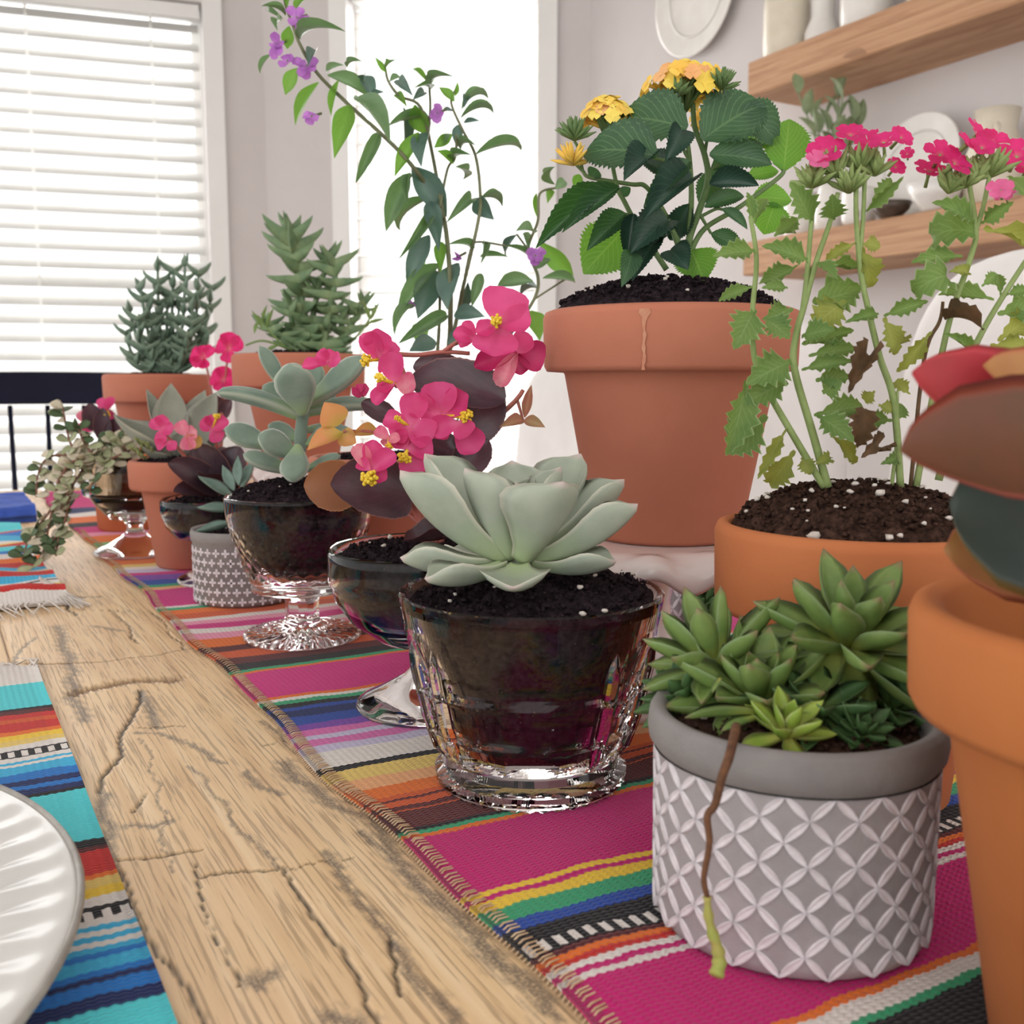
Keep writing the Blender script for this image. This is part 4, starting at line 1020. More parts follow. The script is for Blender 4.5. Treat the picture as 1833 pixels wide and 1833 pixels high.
def floret(parent, c, face, size, mp, mc, np_=5, name='flower', prof='notch'):
    M = frame(c, Vector(face).orthogonal(), face)
    f = Vector(face).normalized()
    core = MB(); core.tube([(0, 0, -size * .55), (0, 0, -size * .2), (0, 0, size * .02)], [size * .07, size * .06, size * .11], 6)
    fl = inst(name, core.mesh('flower_tube', mc), parent, M)
    me = leaf_mesh('floret' + mp.name, prof, mp, bend=-.5, cup=.15, nu=6, nv=4, wave=.04)
    for i in range(np_):
        a = 2 * PI * i / np_ + .3; h = M.to_3x3() @ Vector((math.cos(a), math.sin(a), .25))
        leaf(fl, me, c, c + h * size * R.uniform(.45, .58), size * .48, f, name='petal')
    return fl
def verbena():
    c = Vector((0.134, 0.392, ZB)); Y = .385
    t = thing('potted_verbena', c, 'terracotta pot with deep rim holding leggy pink-flowered verbena, right of the glass bowl', 'potted plant', 'terracotta potted plants')
    terracotta(t, c, .0555, .036, .106, .034, M_TERRA2, ro=.010)
    soil_top(t, c + Vector((0, 0, .1025)), .049, .017, M_SOILB, .0036, 9, 60, crumbs=240, off=(.0, .004))
    def S(conv, pts, r0=.0019, r1=.0012, m=M_VS, Ys=None):
        P = [at(*conv(x, y), Ys[i] if Ys else Y) for i, (x, y) in enumerate(pts)]
        return stem(t, P, r0 * .66, r1 * .66, m)
    base = [(1478, 870), (1500, 868), (1600, 868), (1640, 850)]
    I = lambda x, y: (x, y)
    _r = .68
    S(I, [(1482, 872), (1454, 773), (1422, 660), (1425, 600), (1440, 545), (1460, 472), (1485, 400), (1500, 345)], .0024)
    S(I, [(1436, 560), (1444, 497), (1452, 403), (1458, 350)], .0015)
    S(I, [(1475, 872), (1416, 773), (1369, 690), (1350, 637), (1347, 560), (1354, 465), (1343, 387)], .0021)
    S(I, [(1612, 872), (1600, 720), (1575, 640), (1554, 553), (1540, 481), (1532, 372), (1535, 300)], .0021)
    S(I, [(1538, 470), (1545, 390), (1548, 310)], .0012)
    S(I, [(1640, 870), (1668, 720), (1685, 637), (1704, 559), (1738, 459), (1747, 412), (1735, 330), (1730, 290)], .002)
    S(I, [(1747, 412), (1760, 370), (1772, 310)], .0014)
    S(I, [(1680, 860), (1720, 700), (1738, 637), (1772, 569), (1833, 472), (1870, 420)], .0022)
    S(I, [(1630, 870), (1654, 644), (1682, 575), (1688, 540)], .0012, .0009, M_VB)
    S(I, [(1596, 870), (1605, 790), (1606, 700)], .0012, .0008, M_VS)
    base_k = dict(nu=15, nv=5, teeth=(8, .24))
    g1 = leaf_mesh('verb1', 'verb', M_VL, bend=-.6, cup=.3, **base_k); g2 = leaf_mesh('verb2', 'verb', M_VL, bend=.5, cup=.4, wave=.05, **base_k)
    y1 = leaf_mesh('verb3', 'verb', M_VY, bend=-1.0, cup=.3, wave=.05, **base_k); cu = leaf_mesh('verbcurl', 'ovate', M_VL, bend=-3.6, cup=.2, **base_k)
    b1 = leaf_mesh('verbdry', 'lance', M_VB, bend=-1.4, cup=.8, wave=.08, **base_k)
    LV = [(VU, (620, 640), (490, 400), 120, g1), (VU, (740, 620), (735, 470), 110, g1), (VU, (400, 710), (545, 615), 85, g2), (VU, (300, 800), (50, 830), 95, g1), (VU, (600, 860), (330, 770), 110, g1), (VU, (540, 880), (310, 985), 95, g2), (VU, (290, 1000), (85, 1085), 65, g1),
          (VU, (270, 650), (245, 460), 55, g1), (VU, (290, 640), (360, 500), 60, g1), (VU, (870, 750), (690, 860), 55, y1), (VU, (905, 760), (1010, 780), 80, y1), (VU, (900, 780), (935, 1010), 110, y1), (VU, (690, 870), (935, 890), 60, g2), (VU, (620, 1090), (905, 1005), 180, g2), (VU, (810, 1080), (620, 1240), 150, y1),
          (VU, (1030, 1170), (1285, 1085), 75, g1), (VU, (1000, 1160), (805, 1210), 60, g1), (VU, (1030, 1180), (1090, 1395), 95, y1), (VU, (1060, 1380), (1150, 1290), 70, y1), (VU, (290, 1130), (170, 1360), 160, g1), (VU, (340, 1180), (490, 1300), 140, g1), (VU, (510, 1130), (350, 1190), 120, g2), (VU, (560, 1290), (750, 1250), 120, g1), (VU, (600, 1400), (880, 1360), 90, g1),
          (VU, (500, 1430), (240, 1560), 170, g1), (VU, (560, 1330), (860, 1250), 90, g2), (VU, (600, 1200), (590, 1330), 70, g1), (VU, (560, 1480), (860, 1430), 80, g1), (VL, (240, 420), (125, 850), 150, g1), (VL, (360, 620), (140, 840), 190, g1), (VL, (480, 430), (220, 560), 150, g1), (VL, (630, 620), (910, 570), 110, g1), (VL, (650, 620), (860, 770), 120, g1), (VL, (470, 700), (305, 985), 60, y1),
          (VL, (520, 820), (375, 1020), 120, y1), (VL, (940, 270), (830, 490), 100, b1), (VL, (980, 480), (920, 540), 70, y1), (VL, (930, 580), (885, 800), 110, b1), (VL, (1000, 800), (900, 860), 90, b1), (VL, (640, 420), (840, 400), 110, g1), (VL, (680, 490), (790, 420), 120, g1), (VL, (560, 860), (610, 960), 80, y1), (VL, (720, 720), (850, 900), 70, y1), (VL, (730, 860), (640, 900), 60, y1),
          (VU, (1550, 640), (1305, 520), 105, g1), (VU, (1590, 640), (1775, 515), 75, g1), (VU, (1560, 700), (1380, 790), 170, cu), (VU, (1480, 830), (1185, 865), 85, g1), (VU, (1390, 970), (1210, 1050), 150, cu), (VU, (1660, 1080), (1340, 1050), 95, g1), (VU, (1530, 930), (1400, 920), 55, y1), (VU, (1590, 1000), (1675, 925), 60, g1),
          (VU, (1300, 1260), (1100, 1490), 70, y1), (VU, (1680, 1160), (1880, 1130), 130, g1), (VU, (1600, 670), (1860, 830), 90, y1), (VU, (1380, 1190), (1600, 1250), 60, b1), (VU, (1680, 1310), (1860, 1180), 130, y1), (VU, (1740, 370), (1860, 510), 120, g1), (VU, (940, 560), (1070, 380), 80, g1), (VU, (930, 570), (1145, 370), 55, g1), (VL, (1080, 650), (930, 660), 90, g1), (VL, (1085, 650), (1140, 560), 70, g1),
          (VU, (1700, 1060), (1670, 930), 50, g1), (VU, (1730, 1050), (1880, 1020), 60, g1), (VU, (1640, 1340), (1880, 1370), 90, y1), (VU, (1540, 1400), (1370, 1270), 60, g1), (VU, (600, 860), (560, 940), 40, g1), (VU, (480, 1010), (330, 1010), 60, g1), (VL, (1100, 870), (1010, 900), 60, g1), (VL, (1230, 640), (1290, 560), 70, y1), (VL, (1180, 500), (1080, 430), 70, y1), (VL, (1000, 560), (1080, 600), 70, y1), (VU, (640, 860), (760, 960), 80, g1)]
    rr = random.Random(4)
    for conv, p, q, wd, me in LV:
        a = conv(*p); b = conv(*q); dy = rr.uniform(-.012, .012)
        lpx(t, me, a, b, Y, Y + dy, wd / 3.2 * 1.3, Vector((rr.uniform(-.35, .35), -1 + rr.uniform(-.2, .3), .35)))
    # heads
    for x, y in ((620, 390), (830, 420), (890, 290), (980, 320), (760, 330), (1400, 420), (1560, 350), (1640, 330), (1490, 390)):
        C = at(*VU(x, y + 40), Y); mb = MB(); r3 = random.Random(x)
        for i in range(26):
            a = r3.uniform(0, 2 * PI); e = r3.uniform(.35, 1.4); L = r3.uniform(.007, .011)
            d = Vector((math.cos(a) * math.cos(e), math.sin(a) * math.cos(e), math.sin(e)))
            mb.tube([C, C + d * L * .6, C + d * L], [.0008, .0011, .0002], 5)
        mb.build('bud_cluster', M_VS, t)
    for x, y, s, mp in ((840, 140, 150, M_VP), (945, 190, 140, M_VP), (1030, 180, 130, M_VP), (1125, 150, 130, M_VP), (1165, 245, 70, M_VP), (690, 240, 190, M_VP), (1095, 320, 110, M_VP), (650, 290, 120, M_VPP), (1350, 250, 150, M_VP), (1430, 300, 170, M_VP), (1560, 150, 190, M_VP), (1640, 180, 160, M_VP), (1290, 345, 150, M_VP), (1500, 190, 130, M_VP), (1790, 260, 170, M_VP), (1840, 320, 130, M_VP), (1700, 450, 120, M_VPP), (1730, 480, 100, M_VPP), (1590, 210, 130, M_VP)):
        C = at(*VU(x, y), Y + rr.uniform(-.012, .012))
        floret(t, C, Vector((rr.uniform(-.7, .7), -.75 + rr.uniform(-.3, .3), .6)), s / 3.2 * Y / FPX * 1.15, mp, M_VS)
verbena()

# ------------------------------------------------------------------ lantana on a milk glass stand
def cake_stand(x, y, rp, h, rs, rf, label, group='white pedestal stands'):
    c = Vector((x, y, ZB))
    t = thing('pedestal_stand', c, label, 'cake stand', group)
    def ruffle(i, r, z, a):
        k = max(0, (r - rp * .72) / (rp * .28))
        return r * (1 + .03 * k * math.cos(a * 12)), z + .0042 * k * math.cos(a * 12)
    top = [(0, h - .006), (rp * .7, h - .006), (rp * .86, h - .0075), (rp * .96, h - .0115), (rp, h - .0125), (rp * 1.015, h - .0105), (rp * 1.0, h - .006), (rp * .9, h - .001), (rp * .78, h), (0, h)]
    MB().lathe(dense(top, .003), 168, c, ruffle).build('plate', M_MILK, t)
    MB().lathe([(rf * .0, 0), (rf, 0), (rf, .004), (rf * .96, .0065), (rf * .72, .011), (rs * 1.25, .02), (rs * 1.02, h * .45), (rs * 1.0, h * .62), (rs * 1.25, h - .012), (rs * 1.6, h - .0055), (0, h - .0055)], 64, c).build('pedestal', M_MILK, t)
    return c.z + h
M_LL = mat('lantana_leaf', srgb(62, 94, 66), srgb(42, 74, 50), rough=.5, scale=60, trans=.18, veins=(srgb(120, 150, 104), 9, .45, .55), tcol=srgb(90, 150, 50))
M_LD = mat('lantana_leaf_dark', srgb(48, 76, 62), srgb(32, 56, 48), rough=.45, scale=60, trans=.08, veins=(srgb(84, 112, 88), 9, .45, .4), tcol=srgb(60, 110, 50))
M_LB = mat('lantana_leaf_bright', srgb(96, 142, 58), srgb(72, 120, 44), rough=.55, scale=60, trans=.5, veins=(srgb(168, 196, 110), 9, .45, .6), tcol=srgb(130, 190, 60))
M_LS = mat('lantana_stem', srgb(112, 136, 84), srgb(88, 114, 64), rough=.7, scale=90)
M_LF = [mat('lantana_yellow', srgb(252, 226, 110), srgb(248, 212, 76), rough=.6, trans=.15), mat('lantana_gold', srgb(250, 212, 100), srgb(246, 192, 76), rough=.6, trans=.15), mat('lantana_apricot', srgb(244, 190, 130), srgb(238, 170, 104), rough=.6, trans=.15)]
def lantana():
    Y = .525
    zt = cake_stand(0.062, 0.520, .072, .081, .019, .05, 'white milk glass pedestal stand with ruffled rim under the yellow-flowered pot')
    c = Vector((0.079, Y, zt + .0003))
    t = thing('potted_lantana', c, 'large terracotta pot of yellow-flowered lantana raised on a white stand', 'potted plant', 'terracotta potted plants')
    terracotta(t, c, .0635, .0375, .1135, .0305, M_TERRA, ro=.0055)
    soil_top(t, c + Vector((0, 0, .1115)), .0565, .0165, M_SOIL, .0038, 13, 12, crumbs=320, off=(-.002, 0))
    LZ = Z(940, 100, 3.394)
    az = math.atan2(-math.sqrt(1 - .32 ** 2), -.32); lm = MB(); nl_ = 15          # lime run-off streak on the rim
    def lp(i, j):
        f = i / (nl_ - 1); z = .1105 - .027 * f; w_ = (.0022 if f < .15 else .0007) * (1 + .4 * math.sin(i * 2.3)); a_ = az + (j - 1) * w_ / .0636 + .004 * math.sin(i * 1.3)
        return c + Vector((.06372 * math.cos(a_), .06372 * math.sin(a_), z))
    lm.grid(nl_, 3, lp); lm.build('lime_streak', mat('lime', srgb(200, 144, 116), srgb(190, 124, 98), rough=.9, scale=300), t)
    def S(pts, r0=.002, r1=.0013): return stem(t, [at(*LZ(x, y), Y) for x, y in pts], r0 * .75, r1 * .75, M_LS)
    S([(965, 1300), (1000, 1100), (1050, 960), (1110, 760), (1090, 600), (1030, 430), (1020, 290)], .0026, .0016)
    S([(985, 1300), (1000, 1050), (1010, 850), (1000, 640), (980, 480)], .0022, .0014)
    S([(860, 1300), (760, 1150), (690, 1050), (600, 880), (560, 800), (520, 600), (500, 430)], .002, .0012)
    S([(960, 1250), (870, 1000), (740, 800), (640, 780), (400, 740), (350, 700), (310, 660)], .0018, .001)
    S([(1000, 1200), (1090, 1050), (1300, 920), (1540, 740), (1570, 690)], .002, .0013)
    S([(960, 1180), (900, 1060), (860, 1000)], .0014, .001); S([(1060, 960), (1130, 1080)], .0012, .0009); S([(1060, 980), (1160, 930), (1200, 935)], .0012, .0009)
    S([(640, 980), (600, 965), (590, 1080)], .001, .0008); S([(350, 700), (320, 560), (300, 520)], .0011, .0009); S([(1000, 1200), (980, 1150), (1010, 1180)], .001, .0008)
    S([(1110, 760), (1130, 690), (1180, 660)], .0012, .001); S([(1090, 600), (1100, 540), (1110, 490)], .0012, .001); S([(1000, 640), (960, 560), (930, 420)], .0012, .001); S([(1000, 700), (860, 640), (770, 620)], .0012, .001)
    kw = dict(nu=35, nv=7, teeth=(1, .075))
    d1 = leaf_mesh('lan1', 'ovate', M_LL, bend=-.7, cup=.25, **kw); d2 = leaf_mesh('lan2', 'ovate', M_LD, bend=-.6, cup=.6, **kw)
    br = leaf_mesh('lan3', 'ovate', M_LB, bend=-.4, cup=.2, **kw); nar = leaf_mesh('lan4', 'lance', M_LL, bend=-.5, cup=.5, **kw)
    LL = [((985, 440), (570, 385), 215, d1, -.02, 0), ((800, 610), (355, 600), 235, d1, -.035, -.01), ((1075, 510), (1455, 300), 235, d1, -.01, .005), ((1300, 320), (1535, 540), 190, d1, 0, .01), ((1570, 700), (1605, 385), 195, br, 0, .015), ((1120, 600), (1500, 660), 140, d1, -.01, -.01), ((1130, 690), (1450, 540), 120, d1, .01, .02), ((1120, 780), (1420, 790), 100, d2, -.01, -.015),
          ((480, 790), (65, 1170), 120, nar, -.01, -.02), ((570, 800), (225, 1075), 100, nar, -.02, -.03), ((610, 960), (375, 1185), 110, nar, -.01, -.02), ((600, 1060), (355, 1325), 215, br, .01, .01), ((660, 960), (620, 1230), 80, d2, -.02, -.02), ((650, 1190), (585, 1405), 95, d1, -.03, -.045), ((1015, 740), (720, 1000), 150, d2, -.02, -.04), ((870, 1000), (640, 1200), 160, d2, -.02, -.035), ((800, 1100), (650, 1370), 120, d2, -.02, -.03),
          ((1000, 640), (720, 920), 100, d1, -.02, -.03), ((1090, 920), (1330, 855), 80, d1, 0, .01), ((1195, 930), (1350, 1055), 55, d1, -.01, -.01), ((1130, 1080), (1330, 1190), 85, d1, 0, 0), ((1010, 1180), (1090, 1375), 190, br, -.005, -.015), ((880, 1180), (990, 1300), 130, d2, -.02, -.03), ((950, 450), (850, 650), 110, d2, -.025, -.035), ((760, 600), (600, 760), 120, d2, -.03, -.045), ((440, 690), (395, 745), 70, d1, 0, 0), ((1520, 890), (1450, 1085), 170, br, .01, .015),
          ((330, 720), (300, 805), 45, br, .0, 0), ((1350, 740), (1540, 700), 80, br, 0, .01), ((1000, 900), (880, 1120), 110, d2, .0, .01), ((1060, 900), (1180, 700), 110, d1, .02, .03), ((900, 760), (700, 620), 130, d2, .02, .03), ((1280, 420), (1470, 560), 120, br, .02, .03), ((580, 850), (640, 800), 50, d1, 0, 0), ((1380, 860), (1620, 880), 120, br, .01, .02), ((860, 1090), (770, 1160), 60, d2, -.02, -.03)]
    rr = random.Random(8)
    for p, q, wd, me, y0, y1 in LL:
        lpx(t, me, LZ(*p), LZ(*q), Y + y0, Y + y1, wd / 3.394 * (1.6 if wd > 195 else 1.4), Vector((rr.uniform(-.25, .25), -1, .3)))
    def head(cx, cy, rx, ry, n, seed, dz=0):
        C = at(*LZ(cx, cy), Y + dz); r2 = random.Random(seed); sc = Y / FPX / 3.394
        core = MB()
        for i in range(22):
            a = r2.uniform(0, 2 * PI); e = r2.uniform(.1, 1.2); d = Vector((math.cos(a) * math.cos(e) * rx, math.sin(a) * math.cos(e) * rx, math.sin(e) * ry)) * sc
            core.tube([C + Vector((0, 0, -ry * sc * .8)), C + d * .45, C + d * .8], [.0012, .0009, .0004], 5)
        hd = core.build('flower_head', M_LS, t)
        for i in range(n):
            a = i * 2.39996; q = math.sqrt((i + .5) / n); z = math.sqrt(max(0, 1 - q * q))
            d = Vector((math.cos(a) * q * rx, math.sin(a) * q * rx, z * ry * 1.2 - ry * .25)) * sc
            m = M_LF[0] if q < .5 or r2.random() < .3 else (M_LF[1] if r2.random() < .65 else M_LF[2])
            fc = C + d * r2.uniform(.82, 1.12); f = Vector((d.x + r2.uniform(-.3, .3) * rx * sc, d.y - .3 * rx * sc + r2.uniform(-.3, .3) * rx * sc, d.z + ry * sc * .4)).normalized(); s = .0082 * r2.uniform(.8, 1.25)
            me = LEAFS.get(('flr', m.name))
            if me is None:
                mb = MB(); mb.tube([(0, 0, -.9), (0, 0, -.1)], [.10, .12], 5)
                for k in range(4):
                    b = k * PI / 2
                    mb.grid(3, 3, lambda i_, j_: Vector((math.cos(b) * i_ * .28 - math.sin(b) * (j_ - 1) * (.16 + .16 * (i_ > 0)), math.sin(b) * i_ * .28 + math.cos(b) * (j_ - 1) * (.16 + .16 * (i_ > 0)), .1 * i_ - .06 * i_ * i_ + .06 * abs(j_ - 1))))
                me = mb.mesh('floret', m); LEAFS[('flr', m.name)] = me
            inst('floret', me, hd, frame(fc, f.orthogonal(), f, s, s, s))
    head(975, 215, 240, 140, 46, 1); head(490, 385, 130, 115, 24, 2, -.005); head(1100, 400, 90, 80, 8, 5, .03)
    for (x, y, m, s) in ((300, 510, M_LS, 1.0), (290, 660, M_LF[1], 1.0), (1190, 200, M_LS, .9), (930, 240, M_LS, .8)):
        C = at(*LZ(x, y), Y - .012); mb = MB(); r2 = random.Random(x)
        for i in range(28):
            a = r2.uniform(0, 2 * PI); e = r2.uniform(.2, 1.45); d = Vector((math.cos(a) * math.cos(e), math.sin(a) * math.cos(e), math.sin(e))) * .011 * s
            mb.tube([C, C + d * .6, C + d], [.0008, .0011, .0002], 5)
        mb.build('bud_cluster', m, t)
lantana()
# ------------------------------------------------------------------ begonias
M_BL = mat('begonia_leaf_dark', srgb(84, 62, 70), srgb(58, 46, 56), rough=.35, scale=50, trans=.10, edge=(srgb(150, 104, 96), .06), veins=(srgb(100, 78, 84), 5, .8, .3), tcol=srgb(120, 50, 40), coat=.1)
M_BT = mat('begonia_leaf_tan', srgb(150, 104, 76), srgb(128, 86, 66), rough=.5, scale=50, trans=.35, edge=(srgb(196, 140, 104), .06), tcol=srgb(160, 100, 60))
M_BO = mat('begonia_leaf_orange', srgb(220, 148, 104), srgb(196, 164, 90), rough=.5, scale=40, trans=.4, base=(srgb(150, 170, 60), .5), tcol=srgb(220, 150, 90))
M_BP = mat('begonia_petal', srgb(226, 80, 142), srgb(210, 56, 122), rough=.5, scale=70, trans=.35, base=(srgb(236, 130, 170), .35), tcol=srgb(238, 96, 152))
M_BPP = mat('begonia_petal_pale', srgb(236, 160, 170), srgb(226, 96, 136), rough=.45, scale=120, trans=.35)
M_BD = mat('begonia_petal_deep', srgb(200, 50, 108), srgb(174, 38, 90), rough=.45, scale=70, trans=.3)
M_ST = mat('begonia_stamen', srgb(238, 206, 66), srgb(222, 180, 40), rough=.6, scale=200)
M_BS = mat('begonia_stem', srgb(196, 110, 100), srgb(160, 100, 84), rough=.5, scale=90, trans=.1)
M_BB = mat('begonia_bract', srgb(168, 150, 106), srgb(186, 120, 104), rough=.6, scale=80, trans=.3)
def bflower(t, conv, s, c, tips, Y, st=None, pm_=None, face=(0, -1, .25), dy=.006, stw=None):
    C = at(*conv(*c), Y); rr = random.Random(int(c[0] * 7 + c[1]))
    f = Vector(face).normalized()
    M = frame(C, f.orthogonal(), f); k = Y / FPX / s
    core = MB(); core.tube([(0, 0, -.006), (0, 0, -.001)], [.0007, .0012], 6)
    fl = inst('flower', core.mesh('receptacle', M_BS), t, M)
    me_ = {}
    for i, tp in enumerate(tips):
        m = tp[3] if len(tp) > 3 else (pm_ or M_BP)
        me = leaf_mesh('bpetal%d' % (i % 3) + m.name, 'petal', m, bend=.5 if i % 2 else -.5, cup=.45, nu=10, nv=7, wave=.03, seed=i % 3)
        a = C + f * .0006 * i
        b = at(*conv(tp[0], tp[1]), Y - dy * rr.uniform(-.4, 1))
        leaf(fl, me, a, b, tp[2] * k, f + Vector((rr.uniform(-.2, .2), 0, rr.uniform(-.1, .3))), name='petal')
    if st:
        S = at(*conv(*st), Y - .006); r = (stw or 50) * k; mb = MB()
        mb.tube([C, S], [.0008, .001], 6)
        for i in range(34):
            d = Vector((rr.gauss(0, 1), rr.gauss(0, 1) - .5, rr.gauss(0, 1))).normalized()
            mb.ball(S + d * r * rr.uniform(.35, .85), r * .24, 6, 4, (1, 1, 1))
        inst('stamens', mb.mesh('stamens', M_ST), fl, Matrix.Identity(4))
    return fl
def sherbet(t, c, h, rr_, rf, name='glass_dish', band=.017, steps=0):
    o = [(0, .001), (rf * .8, .0008), (rf, 0), (rf * 1.02, .0015), (rf * .98, .0035), (rf * .7, .0085), (rf * .35, .016), (.0075, .022), (.0072, .0265), (.0105, .0305), (rr_ * .5, .034), (rr_ * .78, h * .55), (rr_ * .93, h * .68), (rr_ * .965, h - band - .002), (rr_ * .99, h - band), (rr_ * 1.0, h - band + .002), (rr_, h - .0015), (rr_ - .0012, h)]
    i = [(rr_ - .0026, h - .001), (rr_ - .003, h - band), (rr_ * .90, h * .70), (rr_ * .74, h * .575), (rr_ * .45, .0385), (0, .036)]
    MB().lathe(dense(o, .003) + i, 72, c).build(name, M_GLASS, t)
    return [(rr_ - .0035, c.z + h - band), (rr_ * .885, c.z + h * .70), (rr_ * .725, c.z + h * .58), (rr_ * .44, c.z + .0395)]
def begonia_main():
    Y = .495
    c = Vector((-0.0405, .500, ZB))
    t = thing('potted_begonia', c, 'pink begonia with dark bronze leaves in a footed glass dish beside the pale rosette', 'potted plant', 'pink begonias')
    side = sherbet(t, c, .080, .0495, .0365)
    soil_top(t, c + Vector((0, 0, .0755)), .0455, .005, M_SOIL, .0032, 21, 14, side=side)
    BZ = Z(500, 480, 3.666); s = 3.666
    rnd = dict(nu=29, nv=9, teeth=(1, .012))
    A = leaf_mesh('beg1', 'round', M_BL, bend=-.35, cup=.25, **rnd); B = leaf_mesh('beg2', 'round', M_BT, bend=-.25, cup=.2, **rnd); D = leaf_mesh('beg3', 'round', M_BL, bend=.4, cup=.5, wave=.04, **rnd)
    O = leaf_mesh('beg4', 'ovate', M_BO, bend=-.4, cup=.35, nu=12, nv=7); G = leaf_mesh('beg5', 'lance', M_BB, bend=-.4, cup=.5, nu=10, nv=5)
    F_ = Vector((0, -.95, .35))
    for p, q, wd, me, y0, y1, n in (((860, 1500), (335, 1420), 390, A, -.01, -.035, Vector((-.15, -.9, .4))), ((520, 1430), (160, 1425), 300, B, 0, -.01, Vector((.1, -.95, .1))), ((1480, 870), (850, 740), 330, A, .0, .01, Vector((.1, -.8, .55))), ((1240, 1090), (1485, 890), 260, A, .01, .0, F_), ((1180, 1340), (1375, 1130), 220, A, .0, .0, F_), ((1200, 1740), (815, 1790), 170, D, -.01, -.03, Vector((0, -.3, 1))), ((980, 1120), (1190, 1250), 180, D, .005, .0, F_),
                                ((390, 1030), (295, 880), 180, O, -.01, -.015, F_), ((410, 1080), (185, 1195), 130, O, -.01, -.02, Vector((0, -.8, .6))), ((390, 1090), (505, 1150), 120, O, -.01, -.01, F_), ((640, 1060), (475, 1100), 90, O, 0, -.01, F_), ((800, 1540), (740, 1300), 300, A, .01, .0, F_), ((760, 1000), (540, 880), 130, A, .02, .02, F_), ((1250, 700), (880, 640), 160, A, .02, .03, F_),
                                ((1600, 1000), (1445, 1045), 80, G, 0, -.01, F_), ((1605, 1000), (1745, 1045), 75, G, 0, -.005, F_), ((1610, 980), (1655, 765), 60, G, 0, 0, F_)):
        lpx(t, me, BZ(*p), BZ(*q), Y + y0, Y + y1, wd / s * 1.12, n)
    def S(pts, r=.0016, r1=.0011, m=M_BS): return stem(t, [at(*BZ(x, y), Y + dy) for x, y, dy in pts], r, r1, m)
    S([(1000, 1850, 0), (900, 1600, 0), (860, 1500, -.01)], .0026, .002); S([(1010, 1850, 0), (980, 1400, .01), (900, 1000, .01), (820, 720, .005), (760, 580, .005)], .0026, .0015); S([(1020, 1850, 0), (1100, 1300, .01), (1250, 900, .01), (1330, 700, .01), (1440, 380, .005)], .0024, .0014)
    S([(1040, 1850, 0), (1180, 1400, .01), (1310, 1110, .01), (1540, 880, 0), (1600, 800, 0)], .0018, .001); S([(730, 560, .005), (900, 570, .008), (1080, 550, .008), (1250, 560, .008)], .0012, .001); S([(1080, 545, .008), (1200, 460, .005)], .0011, .001); S([(980, 1300, .01), (700, 1100, 0), (420, 1070, -.01)], .0014, .001); S([(950, 1700, 0), (700, 1500, 0), (500, 1420, 0)], .0014, .001); S([(1560, 860, 0), (1600, 1000, 0)], .0008, .0006)
    bf = lambda *a, **k: bflower(t, BZ, s, *a, **k)
    bf((1440, 370), [(1500, 130, 310), (1410, 580, 310), (1650, 360, 220), (1290, 420, 120)], .488, st=(1428, 345), stw=50)
    bf((1560, 560), [(1740, 600, 210, M_BD), (1590, 700, 130, M_BD), (1440, 775, 130, M_BPP), (1280, 650, 150, M_BD), (1650, 440, 160)], .497)
    bf((1290, 470), [(1140, 430, 110), (1210, 350, 90), (1180, 510, 90)], .497)
    bf((660, 600), [(535, 440, 150), (640, 395, 190), (745, 480, 170), (720, 640, 150)], .487, st=(565, 605), stw=48)
    bf((760, 760), [(740, 550, 160), (895, 770, 170, M_BPP), (620, 890, 110), (640, 800, 100)], .48, st=(662, 722), stw=44)
    bf((1060, 970), [(1050, 745, 240), (1240, 830, 200), (860, 890, 180), (1000, 1110, 220)], .478, st=(1225, 975), stw=52)
    bf((1170, 1010), [(1000, 1070, 160), (1295, 1210, 210), (1240, 1100, 160)], .474)
    bf((850, 1040), [(690, 980, 130), (900, 815, 190), (1000, 1130, 220), (740, 1120, 160), (830, 1180, 200)], .472, st=(775, 985), stw=26)
    bf((840, 1190), [(890, 1365, 190), (750, 1080, 150), (1010, 1190, 160)], .468, st=(825, 1240), stw=52)
    bf((600, 1330), [(495, 1165, 120, M_BPP), (620, 1125, 140), (765, 1220, 140), (705, 1385, 120), (520, 1270, 100)], .452, st=(592, 1380), stw=62)
    bf((720, 1120), [(630, 1060, 90, M_BPP), (690, 1170, 80, M_BPP), (790, 1130, 80, M_BPP)], .47, st=(722, 1172), stw=30)
    bf((540, 820), [(480, 830, 90, M_BD), (590, 790, 90, M_BD), (540, 760, 70, M_BD)], .51)
    bf((330, 620), [(240, 570, 120), (330, 530, 120), (400, 610, 120), (150, 650, 90)], .56)
begonia_main()

